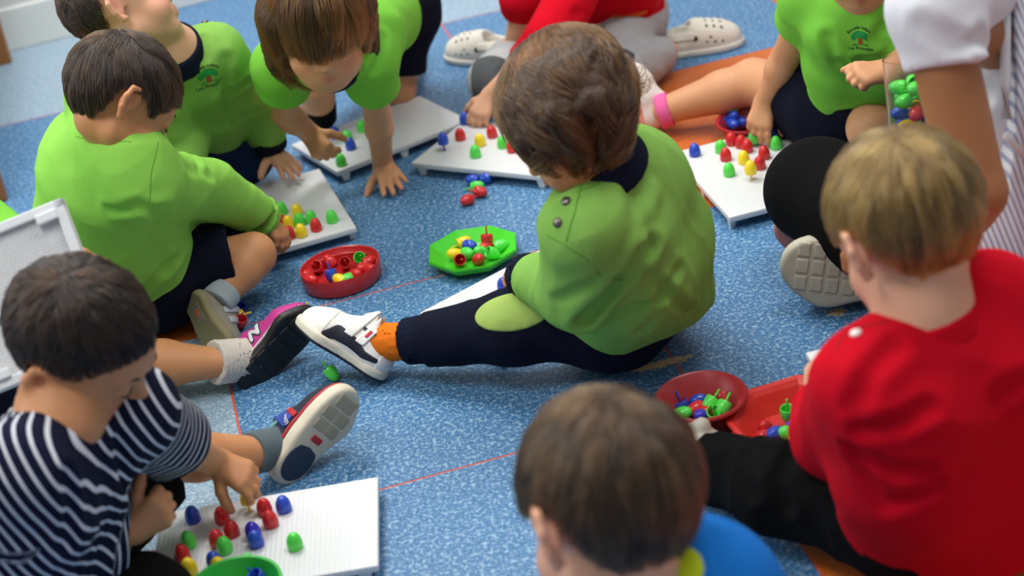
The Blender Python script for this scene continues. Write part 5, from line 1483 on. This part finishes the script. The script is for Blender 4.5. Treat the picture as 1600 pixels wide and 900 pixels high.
def stripe(V):
    """distance along the spine, or along a sleeve where a sleeve is nearer, in stripe widths"""
    P = V; best = np.full(len(P), 9.); val = np.zeros(len(P))
    def seg(a, b, ra, rb, s0):
        nonlocal best, val
        ba = b - a; L = np.linalg.norm(ba); t = np.clip((P - a) @ ba / L ** 2, 0, 1)
        d = np.linalg.norm(P - a - t[:, None] * ba, axis=1) - (ra + (rb - ra) * t)
        tt = (P - a) @ ba / L
        m_ = d < best; best = np.where(m_, d, best); val = np.where(m_, s0 + tt, val)
    for i in range(3): seg(sp10[i], sp10[i + 1], .095, .085 if i < 2 else .06, 0)
    for k_ in ('L', 'R'):
        seg(p.neck, p.sh[k_], .05, .056, 0)
    val = (P - p.pel) @ V3(.87, .49, 0)
    for k_ in ('L', 'R'):
        a_ = p.arms[k_]; o_ = p.sh[k_] + (a_['el'] - p.sh[k_]) * .32
        seg(o_, a_['el'], .052, .046, 0); seg(a_['el'], a_['wr'], .046, .036, np.linalg.norm(a_['el'] - o_))
    return val / .0118 + .5
def ex10(F):
    F.cone(at(75, 820, .17), at(85, 930, .07), .075, .08, .05)
o, F10 = p.top('striped_shirt', stp.m, rt=(.080, .080, .074, .06), rs=(.054, .048, .037), sleeve=(1.0, 1.80), disp=folds(101, .0035, .08), h=.0036, extra=ex10, attrs={'stripe': stripe}, sh_r=.052,
    creases=[([(105, 745), (112, 790), (105, 850)], .009, .007), ([(185, 690), (200, 760), (245, 780)], .009, .006)])
p.bottom('shorts', black, cover=(.9, 1.9), r=(.064, .056, .05), hip=.082, disp=folds(102, .003, .06), h=.0045)
navysh = plain('navy_suede', '#1d2436', .8); redtr = plain('shoe_red_trim', '#b0202e', .6); teal = plain('teal_lining', '#5b8f92', .8); slate = plain('slate_rubber', '#26344a', .6); cream = plain('cream_rubber', '#cfc8b4', .6); royal = plain('royal_blue_strap', '#3046a0', .6)
sh = Shoe(p, 'sneaker', at(440, 754, .010), V3(.62, .76, -.10), V3(-.66, .38, -.64), .148, navysh, cream, 'navy sneaker with red trim and a cream and slate sole', side=-1, width=1.08, st=.019)
sh.on_sole('heel_pad', lambda q: np.maximum(np.maximum(q[:, 1] - .058 + .2 * np.abs(q[:, 0]), q[:, 2] - .0035), np.hypot(q[:, 0], (q[:, 1] - .034) * .85) - .0245), slate, .0012)
for lo, hi in [((-.024, .082, -1), (-.003, .098, .003)), ((.000, .082, -1), (.024, .098, .003)), ((-.026, .101, -1), (-.002, .118, .003)), ((.001, .101, -1), (.026, .118, .003)), ((-.020, .121, -1), (.018, .140, .003))]:
    sh.on_sole('tread_block', lambda q, lo=lo, hi=hi: box3(q, lo, hi), plain('tread', '#a49d88', .7), .0016, .0016)
sh.on_sole('sole_mark', lambda q: box3(q, (-.010, .066, -1), (.010, .075, .003)), redtr, .0016, .0012)
sh.on_upper('red_welt', lambda q: np.abs(q[:, 2] - .0215) - .0022, redtr, .0016)
sh.on_upper('strap', lambda q: np.maximum(np.abs(q[:, 1] - .066) - .009, .028 - q[:, 2]), royal, .0028)
sh.on_upper('strap_edge', lambda q: np.maximum(np.abs(q[:, 1] - .079) - .004, .026 - q[:, 2]), redtr, .0026)
sh.on_upper('heel_tab', lambda q: np.maximum(q[:, 1] - .010, .02 - q[:, 2]), redtr, .0016)
sh.on_upper('lining', lambda q: np.abs(q[:, 2] - .056) - .004, teal, .0014)
kn, an = p.legs['L']['kn'], p.legs['L']['an']
p.band('sock', cloth('sock_teal_grey', '#5d6a70'), an + (kn - an) * .10, sh.g(0, .036, .040), .0280, .0270, h=.0024)
tp = hit(sh.U, 450, 652)
text_on(sh.U, 'LONDON', tp, V3(-.6, .78, 0), V3(-.78, -.6, 0), .0062, plain('white_print', '#e2ddd0', .6), sh.o, off=.0034)
peg('yellow', at(388, 786, BT + .012), 'yellow egg peg held over the board by the striped shirt child', 'pegs held in hands', (.1, .1, 1))

# ------------------------------------------------------------------ the child half out of frame at left who holds a board up
f11 = nrm([.98, -.12, 0]); l11 = np.array([-f11[1], f11[0], 0])
pel = at(-85, 560, .085); nk = at(-115, 385, .325)
p = Person('child mostly outside the left edge with a bare leg and magenta shoe', pel, f11,
    [pel, at(-100, 490, .18), at(-108, 430, .26), nk], (nk + UPZ * .085 + f11 * .02, f11, UPZ, .9),
    {'L': dict(el=far(70, 440, 2.18), wr=far(158, 424, 2.09), hand=dict(fwd=V3(-.62, .55, .5), back=V3(.4, .8, -.3), curl=(.6, .7, .8, .8))),
     'R': dict(el=at(-95, 520, .16), wr=at(-10, 500, .15), hand=dict(fwd=V3(.7, .4, .1), back=V3(0, -.3, .9), curl=(.6, .6, .6, .6)))},
    {'R': dict(kn=at(205, 570, .055), an=at(352, 566, .048)), 'L': dict(kn=at(60, 530, .075), an=at(150, 565, .045))}, skin_b)
p.lengths('P11'); p.body(.0032, r_leg=(.048, .038, .034, .019)); P11 = p
hair(p.root, p.C, p.R, p.hs, hair_long, n=1200, length=.06, seed=59, cap_h=.006)
p.top('tee_shirt', green3, rt=(.078, .078, .07, .06), rs=(.050, .046, .036), sleeve=(1.3, .6), h=.0055)
p.bottom('shorts', navy, cover=(.9, .70), r=(.062, .056, .05), hip=.082, h=.006)
mag = plain('magenta_suede', '#b52a83', .65); lace_g = plain('pale_grey_cloth', '#c9c1b8', .9); silverN = plain('silver_letter', '#d3d4da', .35); whitestrip = plain('white_trim', '#e0dcd8', .5)
sh = Shoe(p, 'sneaker', at(380, 607, .004), V3(.69, .71, -.12), V3(-.56, .46, -.69), .152, mag, blackrub, 'magenta sneaker with a silver letter N and black sole', side=1, width=1.0, st=.012)
sh.on_upper('midsole_line', lambda q: np.abs(q[:, 2] - .0135) - .0013, whitestrip, .0016)
sh.on_upper('heel_patch', lambda q: np.maximum(np.maximum(q[:, 1] - .012, .022 - q[:, 2]), q[:, 2] - .05), whitestrip, .0010)
# which side of the shoe faces the camera decides where the letter sits
sx = 1 if sh.R[:, 0] @ TOCAM > 0 else -1
NL = [[(.056, .024), (.062, .044)], [(.062, .044), (.070, .024)], [(.070, .024), (.076, .044)]]
sh.on_upper('letter_back', lambda q: np.maximum(np.min([poly2(q[:, 1], q[:, 2], l_, [.0042, .0042]) for l_ in NL], 0), -sx * q[:, 0] + .004), plain('letter_border', '#3a2a45', .6), .0012, .0012)  # wider dark strokes that border the letter on all sides
sh.on_upper('letter_n', lambda q: np.maximum(np.min([poly2(q[:, 1], q[:, 2], l_, [.0028, .0028]) for l_ in NL], 0), -sx * q[:, 0] + .004), silverN, .0024, .0011)
for y in (.030, .052, .074, .096, .116):
    sh.on_sole('tread_block', lambda q, y=y: np.maximum(np.maximum(np.abs(q[:, 1] - y) - .0085, np.abs(q[:, 0]) - .024), q[:, 2] - .003), blackrub, .0018, .0018)
kn, an = p.legs['R']['kn'], p.legs['R']['an']
p.band('sock', lace_g, an + (kn - an) * .12, sh.g(0, .038, .030), .0318, .0305, h=.0022, disp=rib(nrm(an - kn), .005, .0008))
